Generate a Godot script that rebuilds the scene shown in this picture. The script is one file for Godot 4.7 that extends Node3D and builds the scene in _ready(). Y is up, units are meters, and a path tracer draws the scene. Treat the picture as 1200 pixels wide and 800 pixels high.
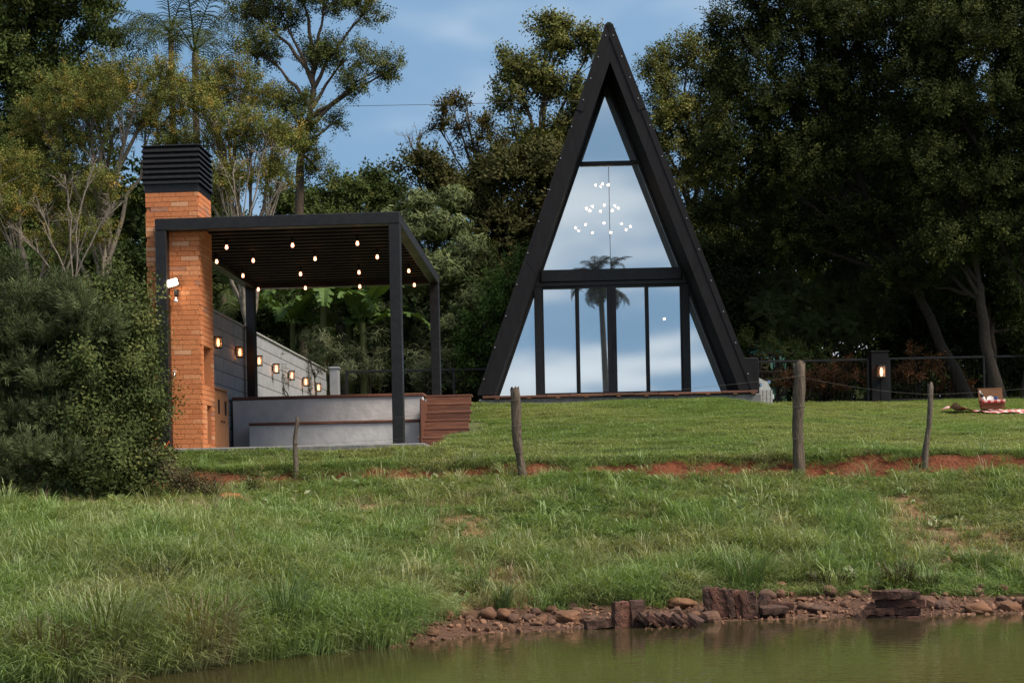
extends Node3D
# A black A-frame cabin and a barbecue pergola on a lawn above a pond.
# Metres; the eye stands at (0, 1, 0) over the water (y = 0) and looks along -z. "Z" in comments is distance along -z.

const YAW := -0.0497            # pergola, side wall and fences follow one site direction
const SITE := Vector3(-4.70, 1.87, -18.8)
const HOUSE := Vector3(2.165, 3.28, -28.5)
const HOUSE_YAW := -0.0175

var rng := RandomNumberGenerator.new()
var na := FastNoiseLite.new()
var nb := FastNoiseLite.new()
var M := {}
var taken := {}
var boxes := {}
var shore_at: Array[Vector2] = [Vector2(-40, 6), Vector2(-12, 6.2), Vector2(-6, 7.4), Vector2(-3, 8.2), Vector2(-2.35, 8.6), Vector2(-1.82, 9.6), Vector2(-1.2, 10.1), Vector2(-0.63, 10.5), Vector2(-0.4, 11.05), Vector2(-0.1, 11.2), Vector2(0.7, 11.45), Vector2(2.2, 11.95), Vector2(4.4, 12.1), Vector2(8, 12.4), Vector2(40, 14)]


# ---------------------------------------------------------------- meshes
class MB:
	var v := PackedVector3Array()
	var n := PackedVector3Array()
	var c := PackedColorArray()
	var ix := PackedInt32Array()
	var smooth := false
	var col := Color.WHITE
	var tinted := false

	func vert(p: Vector3) -> int:
		v.append(p)
		c.append(col)
		return v.size() - 1

	func tri(a: Vector3, b: Vector3, d: Vector3) -> void:   # counter-clockwise seen from outside
		var k := v.size()
		v.append(a); v.append(b); v.append(d)
		c.append(col); c.append(col); c.append(col)
		ix.append(k); ix.append(k + 2); ix.append(k + 1)

	func quad(a: Vector3, b: Vector3, d: Vector3, e: Vector3) -> void:
		var k := v.size()
		v.append(a); v.append(b); v.append(d); v.append(e)
		c.append(col); c.append(col); c.append(col); c.append(col)
		ix.append(k); ix.append(k + 2); ix.append(k + 1)
		ix.append(k); ix.append(k + 3); ix.append(k + 2)

	func box(at: Vector3, size: Vector3, turn := Basis.IDENTITY) -> void:
		var x := turn.x * size.x * 0.5
		var y := turn.y * size.y * 0.5
		var z := turn.z * size.z * 0.5
		quad(at - x - y + z, at + x - y + z, at + x + y + z, at - x + y + z)
		quad(at + x - y - z, at - x - y - z, at - x + y - z, at + x + y - z)
		quad(at + x - y + z, at + x - y - z, at + x + y - z, at + x + y + z)
		quad(at - x - y - z, at - x - y + z, at - x + y + z, at - x + y - z)
		quad(at - x + y + z, at + x + y + z, at + x + y - z, at - x + y - z)
		quad(at - x - y - z, at + x - y - z, at + x - y + z, at - x - y + z)

	# a prism from a counter-clockwise outline in x, y, between z0 (front, larger) and z1
	func prism(pts: Array, z0: float, z1: float) -> void:
		var flat := PackedVector2Array()
		for p in pts:
			flat.append(p)
		var t := Geometry2D.triangulate_polygon(flat)
		for k in range(0, t.size(), 3):
			var a: Vector2 = flat[t[k]]
			var b: Vector2 = flat[t[k + 1]]
			var d: Vector2 = flat[t[k + 2]]
			if (b - a).cross(d - a) < 0.0:
				var s := b
				b = d
				d = s
			tri(Vector3(a.x, a.y, z0), Vector3(b.x, b.y, z0), Vector3(d.x, d.y, z0))
			tri(Vector3(a.x, a.y, z1), Vector3(d.x, d.y, z1), Vector3(b.x, b.y, z1))
		for k in flat.size():
			var a: Vector2 = flat[k]
			var b: Vector2 = flat[(k + 1) % flat.size()]
			quad(Vector3(a.x, a.y, z0), Vector3(a.x, a.y, z1), Vector3(b.x, b.y, z1), Vector3(b.x, b.y, z0))

	func tube(path: Array, radii: Array, sides := 6, capped := true) -> void:
		var k0 := v.size()
		var side := Vector3.ZERO
		for i in path.size():
			var p: Vector3 = path[i]
			var d: Vector3 = (path[mini(i + 1, path.size() - 1)] - path[maxi(i - 1, 0)]).normalized()
			if side == Vector3.ZERO:
				side = d.cross(Vector3.UP if absf(d.y) < 0.9 else Vector3.RIGHT).normalized()
			side = (side - d * side.dot(d)).normalized()
			var up := d.cross(side)
			for s in sides:
				var a := TAU * s / sides
				vert(p + (side * cos(a) + up * sin(a)) * float(radii[i]))
		for i in path.size() - 1:
			for s in sides:
				var a := k0 + i * sides + s
				var b := k0 + i * sides + (s + 1) % sides
				ix.append(a); ix.append(b + sides); ix.append(b)
				ix.append(a); ix.append(a + sides); ix.append(b + sides)
		if capped:
			var e := k0 + (path.size() - 1) * sides
			for s in range(1, sides - 1):
				ix.append(e); ix.append(e + s + 1); ix.append(e + s)
				ix.append(k0); ix.append(k0 + s); ix.append(k0 + s + 1)

	# round shape: profile of (radius, height) turned about y
	func lathe(profile: Array, sides := 12, at := Vector3.ZERO) -> void:
		var k0 := v.size()
		for p in profile:
			for s in sides:
				var a := TAU * s / sides
				vert(at + Vector3(cos(a) * p.x, p.y, sin(a) * p.x))
		for i in profile.size() - 1:
			for s in sides:
				var a := k0 + i * sides + s
				var b := k0 + i * sides + (s + 1) % sides
				ix.append(a); ix.append(b); ix.append(b + sides)
				ix.append(a); ix.append(b + sides); ix.append(a + sides)

	func leaf(at: Vector3, along: Vector3, up: Vector3, long: float, wide: float) -> void:
		var s := along.cross(up).normalized() * wide * 0.5
		var m := at + along * long * 0.45 - up * wide * 0.18
		var tip := at + along * long
		var k := v.size()
		v.append(at); v.append(m + s + up * wide * 0.18); v.append(tip); v.append(m - s + up * wide * 0.18)
		c.append(col); c.append(col); c.append(col); c.append(col)
		ix.append(k); ix.append(k + 1); ix.append(k + 2)
		ix.append(k); ix.append(k + 2); ix.append(k + 3)

	func mesh() -> ArrayMesh:
		var a := []
		a.resize(Mesh.ARRAY_MAX)
		a[Mesh.ARRAY_VERTEX] = v
		a[Mesh.ARRAY_INDEX] = ix
		if smooth:
			n.resize(v.size())
			n.fill(Vector3.ZERO)
			for k in range(0, ix.size(), 3):
				var f := (v[ix[k + 2]] - v[ix[k]]).cross(v[ix[k + 1]] - v[ix[k]])
				n[ix[k]] += f
				n[ix[k + 1]] += f
				n[ix[k + 2]] += f
			for k in n.size():
				n[k] = n[k].normalized() if n[k].length_squared() > 0.0 else Vector3.UP
			a[Mesh.ARRAY_NORMAL] = n
		if tinted:
			a[Mesh.ARRAY_COLOR] = c
		var m := ArrayMesh.new()
		m.add_surface_from_arrays(Mesh.PRIMITIVE_TRIANGLES, a)
		return m


func mb(smooth := false, tinted := false) -> MB:
	var b := MB.new()
	b.smooth = smooth
	b.tinted = tinted
	return b


# a box with chamfered edges, centred; alike sizes share one mesh
func bev(size: Vector3, cut := 0.006) -> ArrayMesh:
	var key := "%.4f %.4f %.4f %.4f" % [size.x, size.y, size.z, cut]
	if boxes.has(key):
		return boxes[key]
	var b := MB.new()
	var hx := size * 0.5
	var k := minf(cut, minf(hx.x, minf(hx.y, hx.z)) * 0.8)
	var q := hx - Vector3(k, k, k)
	for s in [1.0, -1.0]:
		face(b, Vector3(s * hx.x, 0, 0), Vector3(0, q.y, 0), Vector3(0, 0, q.z) * s)
		face(b, Vector3(0, s * hx.y, 0), Vector3(0, 0, q.z), Vector3(q.x, 0, 0) * s)
		face(b, Vector3(0, 0, s * hx.z), Vector3(q.x, 0, 0), Vector3(0, q.y, 0) * s)
		for t in [1.0, -1.0]:
			out4(b, Vector3(s * hx.x, t * q.y, q.z), Vector3(s * hx.x, t * q.y, -q.z), Vector3(s * q.x, t * hx.y, -q.z), Vector3(s * q.x, t * hx.y, q.z))
			out4(b, Vector3(s * hx.x, q.y, t * q.z), Vector3(s * hx.x, -q.y, t * q.z), Vector3(s * q.x, -q.y, t * hx.z), Vector3(s * q.x, q.y, t * hx.z))
			out4(b, Vector3(q.x, s * hx.y, t * q.z), Vector3(-q.x, s * hx.y, t * q.z), Vector3(-q.x, s * q.y, t * hx.z), Vector3(q.x, s * q.y, t * hx.z))
			for w in [1.0, -1.0]:
				var a := Vector3(s * hx.x, t * q.y, w * q.z)
				var c := Vector3(s * q.x, t * hx.y, w * q.z)
				var d := Vector3(s * q.x, t * q.y, w * hx.z)
				if (c - a).cross(d - a).dot(a + c + d) > 0.0:
					b.tri(a, c, d)
				else:
					b.tri(a, d, c)
	boxes[key] = b.mesh()
	return boxes[key]


func face(b: MB, at: Vector3, u: Vector3, w: Vector3) -> void:
	b.quad(at - u - w, at + u - w, at + u + w, at - u + w)


func out4(b: MB, p: Vector3, q: Vector3, r: Vector3, s: Vector3) -> void:
	if (q - p).cross(r - p).dot(p + q + r + s) > 0.0:
		b.quad(p, q, r, s)
	else:
		b.quad(p, s, r, q)


# ---------------------------------------------------------------- nodes
func numbered(called: String) -> String:
	if not taken.has(called):
		taken[called] = 0
		return called
	taken[called] += 1
	return "%s_%03d" % [called, taken[called]]


func tag(o: Node3D, label: String, category: String, group := "", kind := "") -> Node3D:
	o.set_meta("label", label)
	if category:
		o.set_meta("category", category)
	if group:
		o.set_meta("group", group)
	if kind:
		o.set_meta("kind", kind)
	return o


func thing(called: String, label: String, category: String, at := Vector3.ZERO, turn := 0.0, group := "") -> Node3D:
	var o := Node3D.new()
	o.name = numbered(called)
	add_child(o)
	o.position = at
	o.rotation.y = turn
	tag(o, label, category, group)
	return o


func part(parent: Node3D, called: String, m: Mesh, material: Material, at := Vector3.ZERO, turn := Basis.IDENTITY) -> MeshInstance3D:
	var o := MeshInstance3D.new()
	o.name = called
	o.mesh = m
	o.material_override = material
	parent.add_child(o, true)
	o.transform = Transform3D(turn, at)
	return o


func whole(called: String, m: Mesh, material: Material, label: String, category: String, at := Vector3.ZERO, turn := Basis.IDENTITY, group := "") -> MeshInstance3D:
	var o := MeshInstance3D.new()
	o.name = numbered(called)
	o.mesh = m
	o.material_override = material
	add_child(o)
	o.transform = Transform3D(turn, at)
	tag(o, label, category, group)
	return o


func structure(called: String, m: Mesh, material: Material) -> MeshInstance3D:
	var o := MeshInstance3D.new()
	o.name = called
	o.mesh = m
	o.material_override = material
	add_child(o)
	o.set_meta("kind", "structure")
	return o


func scatter(parent: Node3D, called: String, m: Mesh, material: Material, where: Array, tint: PackedColorArray) -> MultiMeshInstance3D:
	var mm := MultiMesh.new()
	mm.transform_format = MultiMesh.TRANSFORM_3D
	mm.use_colors = true
	mm.mesh = m
	mm.instance_count = where.size()
	for i in where.size():
		mm.set_instance_transform(i, where[i])
		mm.set_instance_color(i, tint[i])
	var o := MultiMeshInstance3D.new()
	o.name = called
	o.multimesh = mm
	o.material_override = material
	parent.add_child(o, true)
	return o


func lamp(parent: Node3D, at: Vector3, color: Color, energy: float, size: float) -> void:
	var l := OmniLight3D.new()
	l.name = "lamp_light"
	l.light_color = color
	l.light_energy = energy
	l.light_size = size
	l.omni_range = 12.0
	l.omni_attenuation = 2.0
	l.shadow_enabled = true
	parent.add_child(l, true)
	l.position = at


# ---------------------------------------------------------------- materials
func lin(r: float, g: float, b: float) -> Color:
	return Color(r, g, b).linear_to_srgb()


func mat(key: String, c: Color, rough := 0.8, metal := 0.0) -> StandardMaterial3D:
	var m := StandardMaterial3D.new()
	m.resource_name = key
	m.albedo_color = c
	m.roughness = rough
	m.metallic = metal
	M[key] = m
	return m


func ramp(stops: Array) -> Gradient:
	var g := Gradient.new()
	var o := PackedFloat32Array()
	var c := PackedColorArray()
	for s in stops:
		o.append(s[0])
		c.append(s[1])
	g.offsets = o
	g.colors = c
	return g


func noisy(seed_: int, freq: float, stops: Array, size := 512, octaves := 5, bump := false) -> NoiseTexture2D:
	var f := FastNoiseLite.new()
	f.noise_type = FastNoiseLite.TYPE_SIMPLEX_SMOOTH
	f.seed = seed_
	f.frequency = freq
	f.fractal_octaves = octaves
	var t := NoiseTexture2D.new()
	t.width = size
	t.height = size
	t.seamless = true
	t.noise = f
	if bump:
		t.as_normal_map = true
		t.bump_strength = 6.0
	elif stops:
		t.color_ramp = ramp(stops)
	return t


# a material whose colour wanders between two tones, with relief, mapped in space
func rough_mat(key: String, a: Color, b: Color, rough: float, scale: Vector3, relief := 0.0, freq := 0.012, seed_ := 1) -> StandardMaterial3D:
	var m := mat(key, Color.WHITE, rough)
	var mid := a.lerp(b, 0.5)
	m.albedo_texture = noisy(seed_, freq, [[0.0, a], [0.32, a.lerp(mid, 0.4)], [0.5, mid], [0.68, b.lerp(mid, 0.4)], [1.0, b]])
	m.uv1_triplanar = true
	m.uv1_scale = scale
	if relief > 0.0:
		m.heightmap_enabled = true
		m.heightmap_texture = noisy(seed_ + 50, freq * 2.0, [])
		m.heightmap_scale = relief
	return m


func leaf_mat(key: String, through := 0.5, rough := 0.55) -> StandardMaterial3D:
	var m := mat(key, Color.WHITE, rough)
	m.vertex_color_use_as_albedo = true
	m.metallic_specular = 0.22
	if through > 0.0:
		m.backlight_enabled = true
		m.backlight = Color(through, through, through * 0.6)
	return m


func make_materials() -> void:
	leaf_mat("leaf", 0.62, 0.65)
	M.leaf.metallic_specular = 0.15
	leaf_mat("blade", 0.8, 0.45)
	M.blade.metallic_specular = 0.5
	leaf_mat("painted", 0.0, 0.85)
	var soil := leaf_mat("soil", 0.0, 0.95)
	soil.albedo_texture = noisy(5, 0.02, [[0.0, Color(0.62, 0.62, 0.62)], [0.5, Color(0.88, 0.88, 0.88)], [1.0, Color(1, 1, 1)]])
	soil.uv1_triplanar = true
	soil.uv1_world_triplanar = true
	soil.uv1_scale = Vector3(1.3, 1.3, 1.3)
	soil.heightmap_enabled = true
	soil.heightmap_texture = noisy(6, 0.03, [])
	soil.heightmap_scale = 3.0
	var black := rough_mat("black_metal", lin(0.009, 0.0085, 0.0098), lin(0.0165, 0.0155, 0.0165), 0.48, Vector3(0.7, 0.7, 0.7), 0.0, 0.02, 10)
	black.roughness_texture = noisy(11, 0.01, [[0.0, Color(0.75, 0.75, 0.75)], [1.0, Color(1, 1, 1)]], 256)
	black.metallic_specular = 0.4
	rough_mat("cladding", lin(0.0085, 0.0073, 0.0092), lin(0.0125, 0.011, 0.0132), 0.5, Vector3(0.9, 0.25, 0.9), 0.0, 0.01, 12)
	M.cladding.metallic_specular = 0.3
	var under := mat("black_inside", lin(0.011, 0.0105, 0.012), 0.7)
	under.metallic_specular = 0.2
	rough_mat("concrete", lin(0.45, 0.45, 0.47), lin(0.53, 0.53, 0.545), 0.85, Vector3(0.6, 0.6, 0.6), 0.4, 0.01, 14)
	rough_mat("plinth", lin(0.12, 0.12, 0.13), lin(0.19, 0.185, 0.185), 0.9, Vector3(0.8, 0.8, 0.8), 0.4, 0.014, 15)
	rough_mat("wall_paint", lin(0.225, 0.23, 0.255), lin(0.29, 0.295, 0.325), 0.85, Vector3(0.5, 0.5, 0.5), 0.3, 0.012, 16)
	rough_mat("wall_cap", lin(0.26, 0.26, 0.265), lin(0.38, 0.38, 0.38), 0.8, Vector3(1, 1, 1), 0.2, 0.02, 17)
	for k in 4:
		rough_mat("deck_%d" % k, lin(0.08 + 0.018 * k, 0.028 + 0.008 * k, 0.016 + 0.005 * k), lin(0.15 + 0.024 * k, 0.055 + 0.012 * k, 0.03 + 0.006 * k), 0.55, Vector3(0.35, 3.0, 3.0), 0.1, 0.012, 20 + k)
	var tones := [[0.53, 0.18, 0.066], [0.56, 0.2, 0.076], [0.5, 0.163, 0.058], [0.6, 0.25, 0.11], [0.54, 0.19, 0.07], [0.62, 0.31, 0.17], [0.38, 0.165, 0.095]]
	for k in tones.size():
		var t: Array = tones[k]
		rough_mat("brick_%d" % k, lin(t[0] * 0.82, t[1] * 0.8, t[2] * 0.8), lin(t[0] * 1.12, t[1] * 1.15, t[2] * 1.2), 0.85, Vector3(3.1, 4.2, 3.1), 0.25, 0.014, 30 + k)
	rough_mat("mortar", lin(0.42, 0.155, 0.065), lin(0.52, 0.21, 0.095), 0.95, Vector3(3, 3, 3), 0.2, 0.02, 41)
	rough_mat("pale_brick", lin(0.36, 0.3, 0.22), lin(0.5, 0.43, 0.33), 0.9, Vector3(2, 2, 2), 0.2, 0.02, 42)
	for k in 3:
		rough_mat("old_brick_%d" % k, lin(0.032 + 0.016 * k, 0.017 + 0.005 * k, 0.013 + 0.003 * k), lin(0.095 + 0.035 * k, 0.043 + 0.01 * k, 0.029 + 0.005 * k), 0.9, Vector3(4, 4, 4), 0.8, 0.016, 45 + k)
	for k in 4:
		var red: float = [0.0, 0.03, 0.06, 0.015][k]
		rough_mat("stone_%d" % k, lin(0.075 + red, 0.04 + red * 0.3, 0.028), lin(0.19 + red, 0.1 + red * 0.4, 0.068), 0.88, Vector3(5, 5, 5), 0.5, 0.014, 50 + k)
	rough_mat("orange_stone", lin(0.3, 0.1, 0.03), lin(0.48, 0.19, 0.065), 0.85, Vector3(3, 3, 3), 0.6, 0.014, 55)
	rough_mat("old_wood", lin(0.035, 0.025, 0.018), lin(0.15, 0.112, 0.082), 0.9, Vector3(6, 0.7, 6), 1.0, 0.016, 56)
	rough_mat("grey_wood", lin(0.05, 0.038, 0.03), lin(0.13, 0.1, 0.08), 0.9, Vector3(3, 1, 3), 0.6, 0.016, 57)
	rough_mat("bark_dark", lin(0.022, 0.016, 0.012), lin(0.06, 0.046, 0.035), 0.95, Vector3(2, 0.7, 2), 2.0, 0.02, 58)
	rough_mat("bark_pale", lin(0.1, 0.082, 0.066), lin(0.26, 0.22, 0.185), 0.95, Vector3(2, 0.8, 2), 1.0, 0.02, 59)
	rough_mat("bark_brown", lin(0.06, 0.042, 0.03), lin(0.15, 0.11, 0.08), 0.95, Vector3(2, 0.8, 2), 1.0, 0.02, 60)
	rough_mat("cupboard_wood", lin(0.25, 0.095, 0.03), lin(0.36, 0.15, 0.055), 0.5, Vector3(4, 0.6, 4), 0.1, 0.014, 61)
	rough_mat("wicker", lin(0.11, 0.04, 0.013), lin(0.2, 0.08, 0.028), 0.7, Vector3(6, 18, 6), 0.6, 0.02, 62)
	# solar control glass: a metal film that mirrors most light and passes a little
	var glass := mat("mirror_glass", lin(0.8, 0.84, 0.86), 0.012, 0.92)
	glass.transparency = BaseMaterial3D.TRANSPARENCY_ALPHA
	glass.albedo_color.a = 0.05
	var car_glass := mat("car_glass", lin(0.02, 0.025, 0.03), 0.05)
	car_glass.metallic_specular = 0.6
	mat("screw_steel", lin(0.6, 0.6, 0.6), 0.3, 0.8)
	mat("room_wood", lin(0.24, 0.15, 0.085), 0.6)
	mat("rubber", lin(0.015, 0.015, 0.015), 0.8)
	mat("white_paint", lin(0.62, 0.63, 0.64), 0.3)
	mat("chrome", lin(0.6, 0.6, 0.62), 0.15, 1.0)
	mat("white_plastic", lin(0.7, 0.7, 0.7), 0.4)
	mat("blue_plastic", lin(0.02, 0.09, 0.3), 0.35)
	mat("orange_plastic", lin(0.6, 0.1, 0.02), 0.45)
	mat("bottle_glass", lin(0.012, 0.016, 0.01), 0.08)
	mat("wire_steel", lin(0.09, 0.08, 0.07), 0.7, 0.3)
	mat("cable_black", lin(0.05, 0.055, 0.06), 0.7)
	mat("turquoise", lin(0.09, 0.27, 0.24), 0.8)
	mat("tin", lin(0.22, 0.2, 0.19), 0.5, 0.4)
	var glow := mat("warm_glow", lin(0.9, 0.6, 0.35), 0.4)
	glow.emission_enabled = true
	glow.emission = lin(1.0, 0.5, 0.24)
	glow.emission_energy_multiplier = 2.4
	var core := mat("bulb_glow", lin(0.9, 0.6, 0.35), 0.4)
	core.emission_enabled = true
	core.emission = lin(1.0, 0.42, 0.24)
	core.emission_energy_multiplier = 2.6
	var white := mat("white_glow", lin(0.9, 0.9, 0.85), 0.4)
	white.emission_enabled = true
	white.emission = lin(1.0, 0.86, 0.66)
	white.emission_energy_multiplier = 3.0
	var star := mat("chandelier_glow", lin(0.9, 0.8, 0.7), 0.4)
	star.emission_enabled = true
	star.emission = lin(1.0, 0.66, 0.42)
	star.emission_energy_multiplier = 16.0
	var lens := mat("lantern_glass", lin(0.9, 0.75, 0.55), 0.05)
	lens.transparency = BaseMaterial3D.TRANSPARENCY_ALPHA
	lens.albedo_color.a = 0.12
	var water := mat("pond_water", lin(0.042, 0.035, 0.016), 0.025)
	water.metallic_specular = 0.5
	water.normal_enabled = true
	var f := FastNoiseLite.new()
	f.seed = 71
	f.frequency = 0.02
	f.fractal_octaves = 3
	var t := NoiseTexture2D.new()
	t.width = 1024
	t.height = 1024
	t.seamless = true
	t.noise = f
	t.as_normal_map = true
	t.bump_strength = 2.2
	water.normal_texture = t
	water.normal_scale = 0.26
	water.uv1_triplanar = true
	water.uv1_world_triplanar = true
	water.uv1_scale = Vector3(0.16, 0.5, 0.55)
	# gingham: print on cloth
	var im := Image.create(64, 64, false, Image.FORMAT_RGB8)
	im.fill(Color(0.86, 0.83, 0.81))
	im.fill_rect(Rect2i(0, 0, 32, 64), Color(0.74, 0.42, 0.4))
	im.fill_rect(Rect2i(0, 0, 64, 32), Color(0.74, 0.42, 0.4))
	im.fill_rect(Rect2i(0, 0, 32, 32), Color(0.55, 0.09, 0.09))
	var cloth := mat("gingham", Color.WHITE, 0.9)
	cloth.albedo_texture = ImageTexture.create_from_image(im)
	cloth.uv1_triplanar = true
	cloth.uv1_scale = Vector3(7, 7, 7)


# ---------------------------------------------------------------- the lie of the land
func tab(t: Array, x: float) -> float:
	if x <= t[0].x:
		return t[0].y
	for i in t.size() - 1:
		var b: Vector2 = t[i + 1]
		if x <= b.x:
			var a: Vector2 = t[i]
			return a.y + (b.y - a.y) * (x - a.x) / (b.x - a.x)
	return t[t.size() - 1].y


func shore(x: float) -> float:
	return (tab(shore_at, x - 0.12) + tab(shore_at, x) + tab(shore_at, x + 0.12)) / 3.0 + 0.06 * na.get_noise_2d(x * 90.0, 7.0)


func site(x: float, d: float) -> Vector2:   # place in the pergola's own frame: along its front, into its depth
	var ca := cos(YAW)
	var sa := -sin(YAW)
	return Vector2((x - SITE.x) * ca - (d + SITE.z) * sa, (x - SITE.x) * sa + (d + SITE.z) * ca)


func land(x: float, d: float) -> float:
	var y: float
	var zs := shore(x)
	if d < zs - 4.0:
		y = -1.2
		var back := -3.0 - d
		if back > 0.0:
			y = minf(0.35 + 0.01 * back, -1.2 + back * 0.9)
		if absf(x) > 30.0:
			y = maxf(y, minf(0.5, -1.2 + (absf(x) - 30.0) * 0.5))
		return y
	var k := clampf((x + 0.9) / 0.5, 0.0, 1.0)
	var q := clampf((x - 4.0) / 2.5, 0.0, 1.0)
	var m := 0.3 + 0.45 * k
	if d < zs:
		y = (d - zs) * 0.3
	elif d < zs + m:
		y = 0.11 * (d - zs) / m
	elif d < zs + 2.4:
		y = lerpf(0.11, 0.5, (d - zs - m) / (2.4 - m))
	elif d < 16.9:
		y = lerpf(0.5, 1.32, (d - zs - 2.4) / (14.5 - zs))
	elif d < 17.3:
		y = lerpf(1.32, 1.54, (d - 16.9) / 0.4)
	elif d < 27.0:
		y = lerpf(1.54, 2.96 - 0.38 * q, (d - 17.3) / 9.7)
	elif d < 34.0:
		y = lerpf(2.96 - 0.38 * q, 3.3 + 0.06 * q, (d - 27.0) / 7.0)
	elif d < 60.0:
		y = lerpf(3.3 + 0.06 * q, 4.2, (d - 34.0) / 26.0)
	else:
		y = 4.2 + (d - 60.0) * 0.03
	return y


func ground(x: float, d: float) -> float:
	var y := land(x, d)
	if d > 5.0 and d < 60.0:
		var zs := shore(x)
		y = (y * 2.0 + land(x, d - 0.1) + land(x, d + 0.1)) * 0.25
		var w := clampf((d - zs) / 1.5, 0.15, 1.0)
		if d > 17.3:
			w *= 0.6
		y += w * (0.1 * na.get_noise_2d(x * 22.0, d * 22.0) + 0.06 * nb.get_noise_2d(x * 80.0, d * 80.0) + 0.02 * nb.get_noise_2d(x * 300.0, d * 300.0))
		if x > 1.0:   # the worn lip halfway up the bank
			y += 0.07 * clampf(x - 1.0, 0.0, 1.0) * (smoothstep(14.5, 14.7, d + 0.4 * na.get_noise_2d(x * 40.0, 3.0)) - smoothstep(14.7, 15.8, d))
		var s := site(x, d)
		if s.x > -0.6 and s.x < 3.8 and s.y > -0.8 and s.y < 0.0:
			y += 0.06 * smoothstep(-0.8, -0.1, s.y)
		if s.x > -0.35 and s.x < 3.65 and s.y > -0.02 and s.y < 5.2:
			y = minf(y, 1.6)
		if x > -0.9 and x < 5.2 and d > 28.0 and d < 38.5:
			y = minf(y, 3.02)
	return y


func on_ground(p: Vector2, lift := 0.0) -> Vector3:
	return Vector3(p.x, ground(p.x, p.y) + lift, -p.y)


# how bare and red the soil is along the worn track under the wire fence
func bare(x: float, d: float) -> float:
	var mid := 17.08 + 0.1 * na.get_noise_2d(x * 30.0, 50.0)
	var wide := 0.15 + 0.1 * na.get_noise_2d(x * 60.0, 90.0) + 0.06 * smoothstep(2.5, 5.0, x)
	if x < -0.4:
		wide += 0.02
	if x > 6.4:
		wide -= (x - 6.4) * 0.3
	if x < -4.6:
		wide -= 0.4
	return smoothstep(0.12, -0.08, absf(d - mid) - wide + 0.2 * nb.get_noise_2d(x * 260.0, d * 260.0))


func muddy(x: float, d: float) -> float:
	var e := d - shore(x) + 0.25 * nb.get_noise_2d(x * 70.0, d * 70.0)
	var wide := -0.12 + 0.99 * smoothstep(-1.0, -0.4, x)
	return smoothstep(wide + 0.15, wide - 0.2, e)


func worn(x: float, d: float) -> float:   # thin, dry spots on the bank
	var band := exp(-pow((d - 14.6) / 0.9, 2.0)) * smoothstep(-2.5, 0.0, x)
	var w := smoothstep(0.14, 0.44, na.get_noise_2d(x * 55.0 + 300.0, d * 55.0) + 0.26 * band + 0.22 * nb.get_noise_2d(x * 190.0, d * 190.0)) * smoothstep(17.0, 16.0, d)
	return w * smoothstep(0.6, 1.8, d - shore(x)) if x < -0.6 else w


# ---------------------------------------------------------------- the cabin
func pane(parent: Node3D, pts: Array, z: float, tilt := Vector2.ZERO) -> void:
	var mid := Vector2.ZERO
	for p in pts:
		mid += p / pts.size()
	var own := []
	for p in pts:
		own.append(p - mid)
	# one sheet: a pane a few millimetres thick
	var b := mb()
	if own.size() == 3:
		b.tri(v3(own[0]), v3(own[1]), v3(own[2]))
	else:
		b.quad(v3(own[0]), v3(own[1]), v3(own[2]), v3(own[3]))
	part(parent, "pane", b.mesh(), M.mirror_glass, Vector3(mid.x, mid.y, z), Basis(Vector3.RIGHT, tilt.x) * Basis(Vector3.UP, tilt.y))


func v3(p: Vector2) -> Vector3:
	return Vector3(p.x, p.y, 0)


func frame_bars(parent: Node3D, called: String, bars: Array, z: float, deep: float, material: Material) -> void:
	# each bar: from, to, width; joined into one frame
	var b := mb()
	for r in bars:
		var p: Vector2 = r[0]
		var q: Vector2 = r[1]
		var w: float = r[2]
		var d := (q - p).normalized()
		var s := Vector2(-d.y, d.x) * w * 0.5
		b.prism([p - s, q - s, q + s, p + s], z + deep * 0.5, z - deep * 0.5)
	part(parent, called, b.mesh(), material)


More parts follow.
